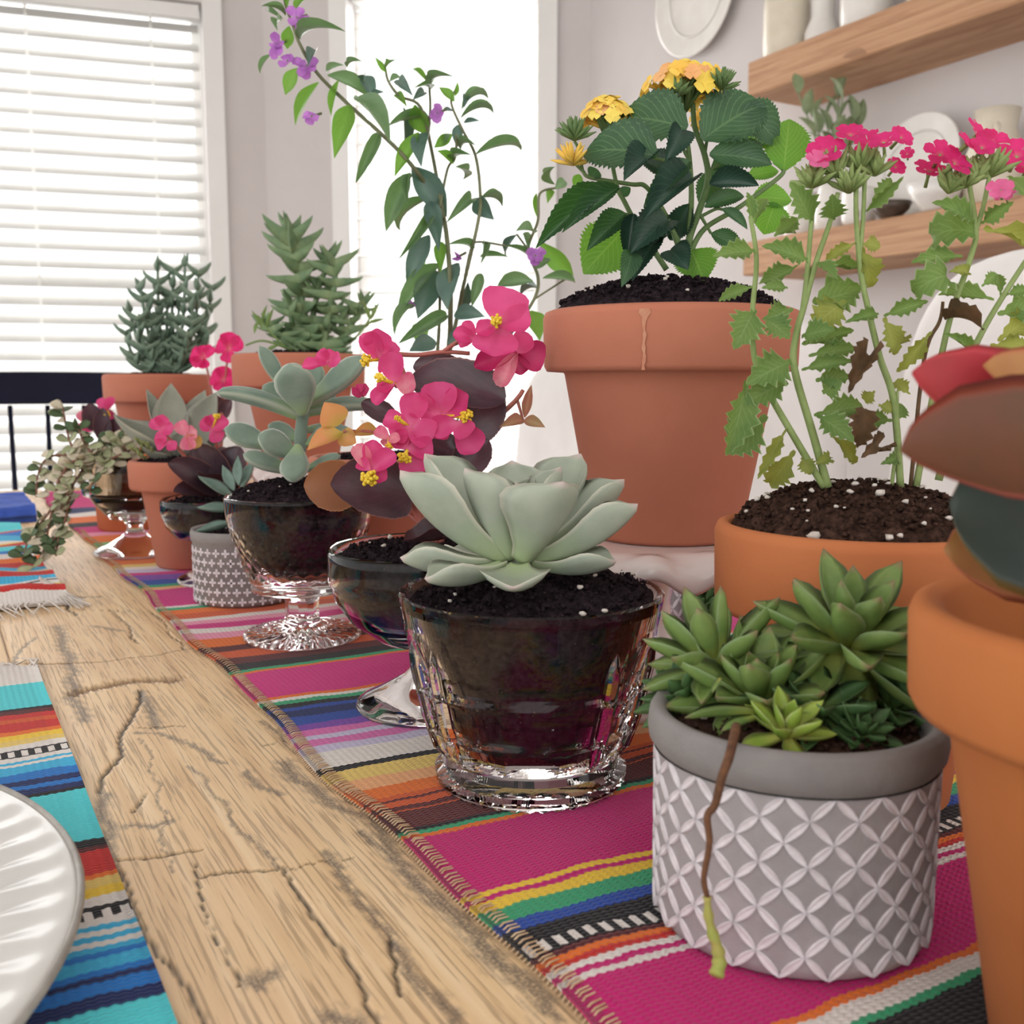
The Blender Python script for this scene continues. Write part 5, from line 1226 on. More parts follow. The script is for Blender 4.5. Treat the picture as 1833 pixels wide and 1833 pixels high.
# ------------------------------------------------------------------ thick-leaved succulent in a cut glass compote
M_COT = mat('felted_leaf', srgb(138, 154, 138), srgb(104, 126, 110), rough=.75, scale=30, edge=(srgb(176, 184, 164), .2), sheen=.4, base=(srgb(150, 176, 118), .4), trans=.06)
def compote():
    c = Vector((-0.1325, .640, ZB)); Y = .64
    t = thing('potted_cotyledon', c, 'plump grey-green leaved succulent in a diamond-cut footed glass compote', 'potted plant')
    h = .0905; ro = .046
    foot = [(0, .0012), (.030, .001), (.0355, 0), (.0368, .0012), (.0365, .0035), (.034, .0048), (.026, .0062), (.016, .0085), (.0115, .0105), (.0108, .014), (.0108, .024), (.0118, .0275), (.018, .0295), (.0305, .031), (.0312, .0335), (.030, .0355), (.0318, .0375)]
    bowl = [(.035, .045), (.0385, .0545), (.0388, .0555), (.0416, .064), (.0438, .0725), (.0442, .0735), (.0452, .079), (.046, .0895), (.0448, h)]
    inn = [(.0434, .0895), (.0426, .079), (.0408, .071), (.0375, .06), (.033, .049), (.026, .0405), (.012, .0375), (0, .037)]
    od = dense(foot + bowl, .0011); no = len(od)
    def mod(i, r, z, a):
        if i >= no: return r, z
        if z < .0085 and r > .012: return r, z + .0006 * math.sin(a * 26) * min(1, (r - .012) / .006) * max(0, min(1, (.0345 - r) / .004))
        if .012 < z < .025: return r * (1 - .10 * (1 - poly(a, 8)) * 8), z
        if .039 < z < .0725:
            u = a / (2 * PI) * 26; v = z / .0105
            d = min(abs((u + v) % 1 - .5), abs((u - v) % 1 - .5)) * 2
            return r - .0013 * (1 - min(1, d * 1.5)) * min(1, (z - .039) / .003, (.0725 - z) / .003), z
        return r, z
    MB().lathe(od + inn, 156, c, mod).build('glass_compote', M_GLASS, t)
    soil_top(t, c + Vector((0, 0, .0885)), .0423, .011, M_SOIL, .003, 31, 8, crumbs=120, side=[(.0420, c.z + .079), (.0402, c.z + .071), (.0369, c.z + .06), (.0324, c.z + .0497), (.0253, c.z + .0413), (.012, c.z + .0383)])
    spx(t, [(523, 880, Y), (531, 840, Y), (537, 800, Y), (540, 760, Y), (545, 720, Y)], .0046, .004, M_COT)
    th = lambda me: me
    pl_ = leaf_mesh('cot1', 'egg', M_COT, bend=.25, cup=.12, thick=.36, nu=15, nv=9); lo = leaf_mesh('cot2', 'egg', M_COT, bend=-.5, cup=.1, thick=.2, nu=15, nv=9); up_ = leaf_mesh('cot3', 'egg', M_COT, bend=.4, cup=.2, thick=.22, nu=15, nv=9)
    for p, q, wd, me, y0, y1, n in (((543, 738), (518, 651), 74, pl_, -.012, -.03, (0, -1, .2)), ((534, 743), (387, 703), 31, lo, -.01, -.02, (0, -.4, 1)), ((512, 700), (464, 619), 32, up_, .01, .005, (.4, -.8, .3)), ((553, 722), (655, 640), 52, up_, 0, -.005, (-.4, -.8, .4)), ((558, 710), (568, 650), 36, pl_, .012, .015, (0, -1, 0)), ((535, 735), (470, 690), 48, up_, .012, .012, (.2, -.9, .3)), ((550, 737), (680, 728), 30, lo, .008, .015, (0, -.5, 1)),
                                ((490, 800), (402, 766), 46, pl_, 0, -.008, (0, -.9, .5)), ((532, 815), (463, 778), 50, pl_, -.014, -.028, (0, -1, .4)), ((520, 842), (435, 813), 34, pl_, -.006, -.012, (0, -.7, .7)), ((534, 800), (523, 862), 54, pl_, -.02, -.036, (0, -1, .3)), ((545, 797), (600, 766), 32, up_, 0, .0, (-.2, -.8, .5)), ((545, 842), (610, 815), 26, up_, -.008, -.012, (0, -.7, .7)), ((545, 770), (632, 776), 26, lo, .01, .01, (0, -.6, .8)), ((540, 790), (480, 760), 34, up_, .015, .02, (0, -.8, .5)), ((548, 745), (600, 700), 34, up_, .018, .025, (0, -.9, .3))):
        lpx(t, me, p, q, Y + y0, Y + y1, wd, Vector(n))
compote()

# ------------------------------------------------------------------ small succulent in grey pot with plus pattern
def plus_pot():
    c = Vector((-0.199, .758, ZB)); Y = .758; r = .0365; h = .054
    t = thing('potted_succulent', c, 'small succulent in a grey pot with white plus signs behind the glass compote', 'potted plant', 'grey concrete pots')
    pot = MB().lathe([(0, 0), (r - .003, 0), (r, .003), (r, h - .009), (r * 1.03, h - .008), (r * 1.04, h - .003), (r * 1.02, h), (r * .94, h - .001), (r * .9, h - .01), (0, h - .012)], 64, c).build('pot', M_CONC, t)
    mb = MB(); n = 32; p = 2 * PI * r / n
    for j in range(6):
        for i in range(n):
            a = (i + .5 * (j % 2)) * 2 * PI / n; z = .0045 + j * p * .98
            if z > h - .012: continue
            rd = Vector((math.cos(a), math.sin(a), 0)); tg = Vector((-math.sin(a), math.cos(a), 0))
            q = c + rd * (r + .0001) + Vector((0, 0, z))
            mb.box(q, (.0056, .0008, .0014), tg, rd); mb.box(q, (.0014, .0008, .0056), tg, rd)
    mb.build('embossed_pluses', M_WASH, pot, False, label='whitewashed embossed plus signs')
    soil_top(t, c + Vector((0, 0, h - .006)), r * .89, .003, M_SOIL, .002, 41, 0)
    M_H = mat('blue_green_leaf', srgb(126, 150, 138), srgb(94, 120, 108), rough=.6, scale=60, edge=(srgb(158, 172, 158), .14), trans=.08)
    me = leaf_mesh('hairy', 'lance', M_H, bend=.3, cup=.3, thick=.16, nu=11, nv=7)
    spx(t, [(430, 950, Y), (428, 880, Y - .01)], .004, .003, M_H)
    for p, q, wd, y1, n in (((418, 890), (354, 852), 22, -.02, (0, -.7, .7)), ((420, 880), (398, 832), 22, -.005, (.2, -.9, .3)), ((428, 870), (426, 815), 20, 0, (0, -1, .1)), ((418, 912), (353, 908), 24, -.02, (0, -.6, .8)), ((416, 935), (348, 952), 18, -.02, (0, -.5, .9)), ((432, 875), (455, 822), 22, .01, (-.2, -.9, .2)), ((432, 890), (490, 868), 22, .01, (0, -.8, .6)), ((425, 930), (440, 905), 24, -.04, (0, -1, .5)), ((430, 900), (485, 915), 22, 0, (0, -.6, .8))):
        lpx(t, me, p, q, Y - .01, Y + y1, wd, Vector(n))
plus_pot()

# ------------------------------------------------------------------ second begonia, small glass dish
def begonia_far():
    Y = .83; c = Vector((-0.236, .832, ZB))
    t = thing('potted_begonia', c, 'small pink begonia with near-black leaves in a glass dish behind the plus-patterned pot', 'potted plant', 'pink begonias')
    side = sherbet(t, c, .068, .047, .036, band=.014)
    soil_top(t, c + Vector((0, 0, .0635)), .043, .006, M_SOIL, .003, 23, 4, side=side)
    A = leaf_mesh('beg1', 'round', M_BL, bend=-.35, cup=.25, nu=29, nv=9, teeth=(1, .012))
    for p, q, wd, y1 in (((390, 880), (300, 830), 60, -.03), ((395, 880), (350, 795), 70, -.01), ((400, 880), (430, 800), 70, 0), ((390, 890), (310, 880), 45, -.035), ((400, 890), (370, 850), 70, -.04), ((405, 880), (395, 800), 60, .01), ((405, 885), (440, 850), 50, -.02)):
        lpx(t, A, p, q, Y, Y + y1, wd, Vector((0, -.8, .6)))
    I = lambda x, y: (x, y)
    for p in ((290, 770), (335, 780), (385, 765)): spx(t, [(395, 895, Y), ((p[0] + 395) / 2, 830, Y), (p[0], p[1], Y - .01)], .002, .0012, M_BS)
    bflower(t, I, 1, (290, 768), [(270, 752, 24), (292, 742, 26), (310, 770, 26), (290, 795, 24)], Y - .02)
    bflower(t, I, 1, (300, 790), [(280, 800, 22), (315, 805, 22)], Y - .022)
    bflower(t, I, 1, (335, 780), [(320, 755, 26, M_BPP), (352, 770, 28, M_BPP), (340, 805, 30, M_BPP), (360, 798, 26, mat('begonia_petal_lime', srgb(206, 190, 90), srgb(220, 150, 110), rough=.5, trans=.3))], Y - .025)
    bflower(t, I, 1, (380, 768), [(358, 755, 30), (378, 742, 26), (410, 755, 28), (395, 790, 30)], Y - .012, st=(388, 746), stw=8)
begonia_far()

# ------------------------------------------------------------------ grey-leaved plant in a small terracotta pot
def kalanchoe():
    Y = .905; c = Vector((-0.284, .905, ZB))
    t = thing('potted_kalanchoe', c, 'small terracotta pot with broad velvety grey leaves edged in cream', 'potted plant', 'terracotta potted plants')
    terracotta(t, c, .0505, .030, .094, .026, M_TERRA, ro=.007)
    soil_top(t, c + Vector((0, 0, .091)), .044, .005, M_SOIL, .002, 51, 0)
    M_K = mat('velvet_leaf', srgb(160, 160, 146), srgb(138, 142, 126), rough=.8, scale=40, edge=(srgb(184, 176, 156), .16), sheen=.3, trans=.12)
    a = leaf_mesh('kal1', 'kal', M_K, bend=.25, cup=.35, thick=.06, nu=15, nv=9); b = leaf_mesh('kal2', 'lance', M_K, bend=.9, cup=.6, thick=.06, nu=15, nv=9)
    for p, q, wd, me, y1, n in (((318, 818), (306, 686), 56, a, .0, (0, -1, .2)), ((300, 815), (262, 696), 26, a, .01, (.6, -.7, .2)), ((335, 815), (368, 698), 44, a, .02, (-.3, -.9, .2)), ((345, 818), (388, 702), 54, a, -.01, (-.2, -1, .2)), ((318, 826), (203, 742), 40, b, -.02, (.4, -.5, .8)), ((310, 828), (255, 800), 24, b, -.03, (.2, -.5, .8)), ((350, 822), (412, 770), 36, a, .0, (-.4, -.7, .6)), ((325, 826), (330, 770), 40, a, -.04, (0, -1, .4)), ((340, 826), (380, 800), 34, a, -.03, (0, -.8, .6))):
        lpx(t, me, p, q, Y, Y + y1, wd * 1.2, Vector(n))
    M_Y = mat('pale_sprout', srgb(176, 184, 128), srgb(150, 160, 104), rough=.7, scale=90, trans=.2)
    sm = leaf_mesh('sprout', 'egg', M_Y, bend=.2, cup=.2, thick=.2, nu=7, nv=5)
    for i in range(14):
        x = R.uniform(235, 285); y = R.uniform(785, 822); lpx(t, sm, (x + 8, y + 6), (x + R.uniform(-9, 6), y - R.uniform(3, 9)), Y - .02, Y - .03, 7, Vector((0, -.8, .6)))
kalanchoe()

# ------------------------------------------------------------------ two raised terracotta pots at the back
def bush_pot():
    Y = 1.27; x = at(283, 700, Y).x
    zt = cake_stand(x, Y, .05, .053, .018, .045, 'white pedestal stand raising the farthest terracotta pot')
    c = Vector((x, Y, zt + .0003))
    t = thing('potted_crassula', c, 'raised terracotta pot of bushy fine-pointed succulent before the left window', 'potted plant', 'terracotta potted plants')
    terracotta(t, c, .0635, .036, .118, .034, M_TERRA, ro=.008)
    soil_top(t, c + Vector((0, 0, .113)), .056, .006, M_SOIL, .003, 61, 0)
    M_C = mat('crassula_leaf', srgb(128, 150, 128), srgb(98, 124, 104), rough=.6, scale=90, edge=(srgb(150, 166, 140), .2), trans=.12)
    me = leaf_mesh('crass', 'spike', M_C, bend=.55, cup=.4, thick=.2, nu=7, nv=5)
    rr = random.Random(3)
    tops = [((300, 668), (252, 505)), ((300, 668), (282, 470)), ((302, 668), (310, 475)), ((304, 668), (331, 462)), ((304, 668), (355, 480)), ((305, 668), (380, 505)), ((298, 668), (225, 585)), ((300, 668), (245, 560)), ((305, 668), (360, 560)), ((303, 668), (320, 540)), ((301, 668), (280, 560)), ((298, 668), (240, 630)), ((306, 668), (350, 610))]
    nl = 0; extra = MB()
    tops += [((300, 668), (265, 520)), ((303, 668), (345, 520)), ((302, 668), (300, 520)), ((300, 668), (270, 600)), ((304, 668), (335, 590)), ((303, 668), (310, 610)), ((306, 668), (372, 585)), ((300, 668), (232, 545))]
    for b, q in tops:
        y1 = Y + rr.uniform(-.035, .035)
        A = at(b[0] + (q[0] - b[0]) * .15, b[1], Y); B = at(q[0], q[1] + 14, y1)
        mid = A.lerp(B, .5) + Vector(((B.x - A.x) * .25, 0, -.004))
        P = smooth_pts([A, mid, B], 6); stem(t, [A, mid, B], .0028, .0018, M_C)
        L = (B - A).length; k = max(5, int(L / .0125))
        for i in range(k):
            f = .12 + .88 * i / (k - 1); p = P[min(len(P) - 1, int(f * (len(P) - 1)))]
            for sgn in (0, PI):
                a = sgn + (i % 2) * PI / 2 + rr.uniform(-.3, .3) + .5; d = Vector((math.cos(a), math.sin(a), .55 + .5 * f)).normalized(); Lf = rr.uniform(.019, .026)
                if nl < 296: leaf(t, me, p, p + d * Lf, .0088, Vector((0, 0, 1)))
                else:
                    Mx = frame(p, d, Vector((0, 0, 1)), .0088, Lf, Lf)
                    extra.add([Mx @ v.co for v in me.vertices], [tuple(f_.vertices) for f_ in me.polygons])
                nl += 1
    extra.build('foliage', M_C, t, kind='stuff')
bush_pot()
def spiky_pot():
    Y = 1.10; x = at(536, 690, Y).x
    zt = cake_stand(x, Y, .05, .070, .018, .045, 'white pedestal stand hidden behind the cut glass compote')
    c = Vector((x, Y, zt + .0003))
    t = thing('potted_spiky_succulent', c, 'raised terracotta pot of tall spiky succulent before the window corner', 'potted plant', 'terracotta potted plants')
    terracotta(t, c, .069, .038, .12, .035, M_TERRA, ro=.008)
    soil_top(t, c + Vector((0, 0, .115)), .06, .008, M_SOIL, .003, 71, 0)
    M_A = mat('spiky_leaf', srgb(132, 156, 112), srgb(100, 130, 92), rough=.6, scale=60, base=(srgb(164, 182, 132), .4), trans=.12)
    me = leaf_mesh('spiky', 'spike', M_A, bend=.35, cup=.45, thick=.13, nu=9, nv=5)
    rr = random.Random(6)
    for pts, ln, step in (([(560, 640), (545, 560), (530, 480), (518, 425)], .042, .0125), ([(575, 640), (588, 560), (600, 500), (590, 470)], .034, .0135), ([(560, 640), (560, 570), (570, 520)], .034, .013), ([(590, 640), (630, 580), (648, 545)], .026, .012), ([(545, 640), (500, 600), (470, 585)], .024, .012), ([(585, 640), (615, 600), (600, 560)], .028, .012), ([(540, 640), (525, 590), (520, 550)], .03, .013)):
        P = smooth_pts([at(a, b, Y + rr.uniform(-.012, .012)) for a, b in pts], 8)
        MB().tube(P, [.0042 - .0018 * i / len(P) for i in range(len(P))], 7).build('stem', M_A, t)
        L = sum((P[i + 1] - P[i]).length for i in range(len(P) - 1)); k = int(L / step)
        for i in range(k + 1):
            f = .1 + .9 * i / max(k, 1); p = P[min(len(P) - 1, int(f * (len(P) - 1)))]
            for q in range(3 if f < .9 else 4):
                a = q * 2 * PI / 3 + i * 1.1 + rr.uniform(-.25, .25); e = .25 + .9 * max(0, f - .6) * 2 + rr.uniform(-.12, .12)
                d = Vector((math.cos(a) * math.cos(e), math.sin(a) * math.cos(e), math.sin(e)))
                leaf(t, me, p, p + d * ln * rr.uniform(.8, 1.1) * (1 - .25 * (f > .92)), ln * .26, Vector((0, 0, 1)))
    M_T = mat('thin_shoot', srgb(138, 162, 96), srgb(112, 140, 74), rough=.6, trans=.2)
    sm = leaf_mesh('shoot', 'lance', M_T, bend=.3, cup=.3, nu=8, nv=5)
    spx(t, [(545, 640, Y), (510, 622, Y - .03), (470, 610, Y - .04), (440, 618, Y - .04)], .0015, .001, M_T); spx(t, [(510, 622, Y - .03), (480, 590, Y - .035), (462, 565, Y - .035)], .0012, .0008, M_T); spx(t, [(590, 640, Y), (640, 600, Y), (668, 560, Y), (672, 545, Y)], .0013, .0008, M_T)
    for p, q, w_ in (((470, 590), (450, 555), 9), ((478, 588), (490, 550), 9), ((462, 575), (455, 598), 8), ((470, 578), (478, 545), 8), ((662, 575), (650, 540), 9), ((664, 575), (680, 540), 9), ((655, 582), (690, 570), 8), ((500, 618), (470, 632), 8)): lpx(t, sm, p, q, Y - .035, Y - .04, w_)
spiky_pot()

# ------------------------------------------------------------------ trailing plant in a glass goblet, begonias far back
def trailing():
    Y = .97; c = Vector((at(242, 950, Y).x, Y, ZB))
    t = thing('trailing_plant', c, 'pale small-leaved trailing plant spilling from a footed glass dish at the far left', 'potted plant')
    side = sherbet(t, c, .088, .0455, .0375, band=.03)
    soil_top(t, c + Vector((0, 0, .0835)), .0415, .006, M_SOIL, .003, 81, 0, side=side)
    ML = [mat('trailing_leaf', srgb(196, 200, 164), srgb(168, 176, 132), rough=.5, scale=120, edge=(srgb(206, 196, 170), .25), trans=.25), mat('trailing_leaf_cream', srgb(232, 222, 200), srgb(212, 200, 174), rough=.5, scale=120, trans=.25), mat('trailing_leaf_deep', srgb(96, 118, 78), srgb(74, 94, 62), rough=.5, scale=120, trans=.2)]
    M_TS = mat('trailing_stem', srgb(140, 96, 82), srgb(120, 84, 66), rough=.7, scale=90)
    mes = [leaf_mesh('trail%d' % i, 'egg', m, bend=.2, cup=.25, thick=.14, nu=7, nv=5) for i, m in enumerate(ML)]
    rr = random.Random(12); n = 0
    G = [(235, 835, 0), (200, 815, -.03), (165, 822, -.045)]
    trails = [G + [(130, 800, -.05), (118, 760, -.05), (112, 730, -.05)], G + [(125, 830, -.06), (105, 870, -.06), (90, 930, -.07), (78, 985, -.08), (60, 1015, -.1)], G + [(120, 815, -.05), (85, 820, -.05), (68, 850, -.05), (65, 890, -.05)], G + [(140, 840, -.06), (125, 890, -.06), (115, 935, -.07), (90, 975, -.08)],
              [(235, 835, 0), (225, 805, -.03), (205, 790, -.03), (175, 800, -.03)], [(240, 835, 0), (220, 815, -.04), (180, 825, -.05), (150, 790, -.05), (140, 765, -.05)], [(235, 835, 0), (200, 830, -.045), (175, 850, -.06), (160, 880, -.065)], G + [(110, 850, -.06), (95, 905, -.065), (55, 960, -.08), (40, 1000, -.1)], [(245, 835, 0), (238, 800, -.02), (222, 775, -.02)], G + [(135, 860, -.06), (110, 910, -.065), (105, 960, -.075), (100, 995, -.09)]]
    for tr in trails:
        P = smooth_pts([at(x, y, Y + d) for x, y, d in tr], 7)
        MB().tube(P, [.0016 - .0008 * i / len(P) for i in range(len(P))], 5).build('stem', M_TS, t)
        for i in range(3, len(P), 2):
            for sgn in (1, -1):
                if rr.random() < .12: continue
                a = rr.uniform(0, 2 * PI); d = (Vector((math.cos(a), math.sin(a) * .6, rr.uniform(-.1, .8)))).normalized() * sgn if rr.random() < .3 else Vector((math.cos(a), math.sin(a) * .6, rr.uniform(0, .8))).normalized()
                dark = i > len(P) * .7 and rr.random() < .6
                me = mes[2] if dark else (mes[1] if rr.random() < .5 else mes[0])
                leaf(t, me, P[i], P[i] + d * rr.uniform(.009, .0145), .009, Vector((rr.uniform(-.5, .5), -.7, .7))); n += 1
trailing()
def hidden_begonia(px, Y, base_r, label, flowers, leaves, rt=.045, h=.085, pot=True):
    x = at(px, 900, Y).x; c = Vector((x, Y, ZB if px > 150 else ZB))
    t = thing('potted_begonia', c, label, 'potted plant', 'pink begonias')
    terracotta(t, c, rt, base_r, h, .026, M_TERRA2, ro=.006)
    top = c + Vector((0, 0, h - .004)); soil_top(t, top, rt - .007, .004, M_SOIL, .002, int(px), 0)
    A = leaf_mesh('beg1', 'round', M_BL, bend=-.35, cup=.25, nu=29, nv=9, teeth=(1, .012)); I = lambda x, y: (x, y)
    for (p, q, wd) in leaves:
        lpx(t, A, p, q, Y, Y - .01, wd, Vector((0, -.9, .4))); stem(t, [top, top.lerp(at(*p, Y), .6) + Vector((0, 0, .01)), at(*p, Y)], .0018, .0012, M_BS)
    for cc, tips, st in flowers:
        stem(t, [top, top.lerp(at(*cc, Y), .6) + Vector((0, 0, .015)), at(*cc, Y)], .0018, .001, M_BS)
        bflower(t, I, 1, cc, tips, Y, st=st, stw=7)
hidden_begonia(232, 1.14, .034, 'pink begonia peeping over the trailing plant at the far left', [((190, 735), [(182, 712, 20), (205, 712, 20), (203, 755, 24), (182, 755, 18)], (191, 742)), ((155, 755), [(140, 738, 18, M_BPP), (160, 740, 18), (165, 772, 22), (145, 772, 20)], (152, 757))], [((178, 770), (160, 722), 40), ((190, 790), (185, 730), 34), ((200, 790), (210, 750), 34)])
hidden_begonia(398, 1.16, .024, 'bright pink begonia flowers between the two raised terracotta pots', [((410, 625), [(388, 615, 34, M_VP), (412, 594, 34, M_VP), (436, 615, 34, M_VP), (410, 650, 30, M_VP)], None), ((365, 640), [(342, 632, 28, M_VP), (365, 618, 26, M_VP), (385, 625, 24, M_VP), (362, 660, 30, M_VP), (345, 655, 22, M_VP)], None), ((400, 680), [(378, 672, 34, M_VP), (402, 655, 30, M_VP), (420, 680, 34, M_VP), (398, 702, 34, M_VP)], None)], [((395, 740), (380, 705), 30), ((400, 745), (415, 715), 28)], rt=.036, h=.08)

# ------------------------------------------------------------------ tall purple-flowered plant
def cuphea():
    Y = .745; c = Vector((at(694, 1000, Y).x, Y, ZB)); CZ = Z(430, 0, 2.91); s = 2.91
    t = thing('potted_cuphea', c, 'tall arching plant with narrow leaves and small purple flowers before the middle window', 'potted plant', 'terracotta potted plants')
    terracotta(t, c, .056, .034, .108, .03, M_TERRA, ro=.008)
    top = c + Vector((0, 0, .104)); soil_top(t, top, .048, .005, M_SOIL, .003, 91, 0)
    M_CL = mat('cuphea_leaf', srgb(130, 152, 122), srgb(104, 132, 102), rough=.45, scale=40, trans=.3, veins=(srgb(140, 160, 128), 6, .5, .3), tcol=srgb(120, 165, 80))
    M_CD = mat('cuphea_leaf_deep', srgb(108, 132, 122), srgb(84, 110, 102), rough=.4, scale=40, trans=.12, veins=(srgb(110, 134, 120), 6, .5, .3), tcol=srgb(90, 140, 90))
    M_CB = mat('cuphea_leaf_bright', srgb(120, 160, 78), srgb(96, 140, 60), rough=.5, scale=40, trans=.5, veins=(srgb(160, 190, 110), 6, .5, .4), tcol=srgb(130, 185, 70))
    M_CS = mat('cuphea_stem', srgb(124, 128, 96), srgb(104, 104, 76), rough=.6, scale=60)
    M_CF = mat('cuphea_petal', srgb(196, 130, 206), srgb(174, 104, 188), rough=.6, scale=120, trans=.35, base=(srgb(206, 150, 210), .4))
    l1 = leaf_mesh('cup1', 'lance', M_CL, bend=-.9, cup=.4, nu=13, nv=5); l2 = leaf_mesh('cup2', 'lance', M_CD, bend=-.6, cup=.3, nu=13, nv=5); l3 = leaf_mesh('cup3', 'lance', M_CB, bend=-.4, cup=.25, nu=13, nv=5); l4 = leaf_mesh('cup4', 'lance', M_CL, bend=-1.5, cup=.4, nu=13, nv=5)
    def S(pts, r0=.0015, r1=.0008): return stem(t, [at(*CZ(x, y), Y + (.01 * math.sin(i * 1.7))) for i, (x, y) in enumerate(pts)], r0, r1, M_CS)
    tp = [(980, 2350)]
    S(tp + [(1080, 1850), (1095, 1640), (1090, 1400), (1060, 1140), (990, 1000), (900, 870), (780, 740), (560, 540), (400, 380), (310, 230), (270, 120), (240, 40), (225, -30)], .0022, .0009)
    S(tp + [(1130, 1650), (1160, 1500), (1240, 1150), (1250, 1000), (1225, 810), (1160, 680), (1100, 540), (1120, 470)], .0017); S([(1060, 1140), (1000, 800), (940, 560), (830, 500), (770, 420), (755, 340)], .0014)
    S([(1040, 1080), (1080, 880), (1120, 820), (1125, 700)], .0011); S([(980, 700), (990, 560), (985, 440), (990, 380)], .001); S(tp + [(1300, 1900), (1400, 1750), (1530, 1560), (1550, 1440), (1500, 1300), (1550, 1150), (1560, 1010), (1640, 980)], .0016); S(tp + [(1030, 1800), (1040, 1500), (1030, 1350)], .0016)
    S([(1160, 1500), (1200, 1300), (1240, 1260), (1380, 1280)], .0009); S([(1530, 1560), (1700, 1450)], .0007); S([(1500, 1300), (1440, 1220)], .0008); S(tp + [(1320, 2000), (1380, 2100), (1340, 1900)], .0008)
    LS = [((570, 550), (490, 825), 115, l3), ((410, 430), (288, 655), 80, l3), ((515, 415), (475, 605), 50, l3), ((455, 395), (690, 525), 85, l1), ((595, 520), (780, 745), 115, l1), ((720, 700), (600, 955), 70, l4), ((300, 355), (235, 495), 85, l3), ((255, 135), (245, 255), 70, l3), ((315, 205), (548, 165), 50, l4), ((235, 80), (108, 33), 28, l1), ((245, 40), (242, -50), 50, l3), ((285, 60), (365, -10), 50, l3), ((162, 285), (104, 385), 32, l1), ((395, 265), (355, 345), 62, l2), ((215, 110), (195, 160), 45, l1), ((225, 100), (150, 60), 30, l1),
          ((910, 545), (965, 700), 110, l3), ((985, 690), (945, 870), 115, l2), ((930, 690), (805, 920), 85, l3), ((895, 870), (1075, 1130), 150, l2), ((880, 905), (760, 1205), 110, l1), ((895, 920), (880, 1085), 45, l1), ((1000, 1030), (835, 1200), 55, l4), ((985, 1050), (1035, 1310), 100, l2), ((965, 1130), (825, 1350), 60, l4), ((985, 1225), (865, 1480), 110, l2), ((985, 1250), (955, 1420), 90, l3), ((1045, 1260), (1045, 1420), 70, l3), ((1135, 1370), (1080, 1615), 150, l2), ((1020, 1410), (925, 1660), 155, l2), ((1045, 1380), (815, 1670), 95, l1), ((905, 1600), (805, 1745), 60, l4), ((1075, 1640), (825, 1790), 80, l4), ((1115, 1640), (1275, 1650), 100, l2), ((1185, 1470), (1140, 1605), 65, l2), ((1255, 1425), (1205, 1600), 65, l1), ((985, 1680), (930, 1800), 130, l3), ((775, 655), (990, 655), 50, l4), ((850, 560), (850, 755), 65, l2), ((645, 395), (700, 530), 80, l2), ((560, 350), (635, 320), 30, l1), ((450, 380), (540, 340), 40, l1), ((690, 520), (750, 480), 45, l2), ((640, 420), (655, 390), 50, l2),
          ((760, 375), (702, 298), 32, l3), ((758, 360), (812, 312), 22, l1), ((756, 350), (757, 305), 22, l3), ((825, 415), (900, 500), 65, l2), ((780, 425), (840, 410), 45, l1), ((985, 440), (898, 362), 28, l3), ((990, 440), (1112, 400), 28, l1), ((990, 440), (990, 365), 36, l3), ((985, 470), (900, 460), 30, l1), ((1115, 530), (1035, 455), 60, l3), ((1118, 500), (1132, 425), 28, l3), ((1155, 570), (1293, 518), 35, l4), ((1150, 615), (1318, 592), 26, l4), ((1165, 640), (1250, 630), 32, l2), ((1135, 650), (1130, 770), 60, l2), ((1105, 700), (1010, 770), 60, l3), ((1112, 850), (1025, 785), 65, l3), ((1118, 845), (1205, 808), 44, l1), ((1120, 870), (1158, 935), 44, l1), ((1228, 805), (1462, 785), 52, l4), ((1220, 1040), (1322, 1145), 100, l2), ((1205, 1035), (1075, 1160), 66, l4), ((1110, 580), (1050, 590), 30, l2), ((900, 520), (960, 480), 50, l2), ((800, 500), (870, 560), 50, l3), ((1165, 560), (1175, 500), 40, l2), ((1250, 1035), (1365, 1080), 26, l1), ((1150, 780), (1230, 760), 28, l1), ((1060, 760), (1100, 700), 60, l1),
          ((1530, 1215), (1435, 1205), 75, l1), ((1440, 1225), (1385, 1330), 55, l2), ((1560, 1260), (1735, 1435), 105, l3), ((1525, 1465), (1340, 1490), 90, l1), ((1575, 1450), (1745, 1475), 55, l1), ((1500, 1300), (1470, 1215), 44, l1), ((1200, 1300), (1080, 1275), 44, l4), ((1250, 1340), (1400, 1340), 34, l1), ((1380, 1280), (1500, 1350), 30, l4), ((1555, 1150), (1545, 1005), 30, l3), ((1640, 985), (1690, 940), 60, l1), ((1620, 990), (1600, 1060), 45, l3), ((1510, 1620), (1560, 1775), 120, l3), ((1540, 1400), (1620, 1350), 50, l1), ((1545, 1500), (1460, 1545), 50, l2), ((1640, 960), (1640, 870), 40, l1), ((1260, 1270), (1250, 1380), 40, l1), ((1020, 1780), (880, 1830), 110, l2), ((1180, 1740), (1080, 1790), 100, l2)]
    rr = random.Random(14)
    for p, q, wd, me in LS:
        d = rr.uniform(-.03, .03); y0 = Y + rr.uniform(-.008, .008)
        lpx(t, me, CZ(*p), CZ(*q), y0, y0 + d, wd / s * .95, Vector((rr.uniform(-.6, .6), -1, .3)))
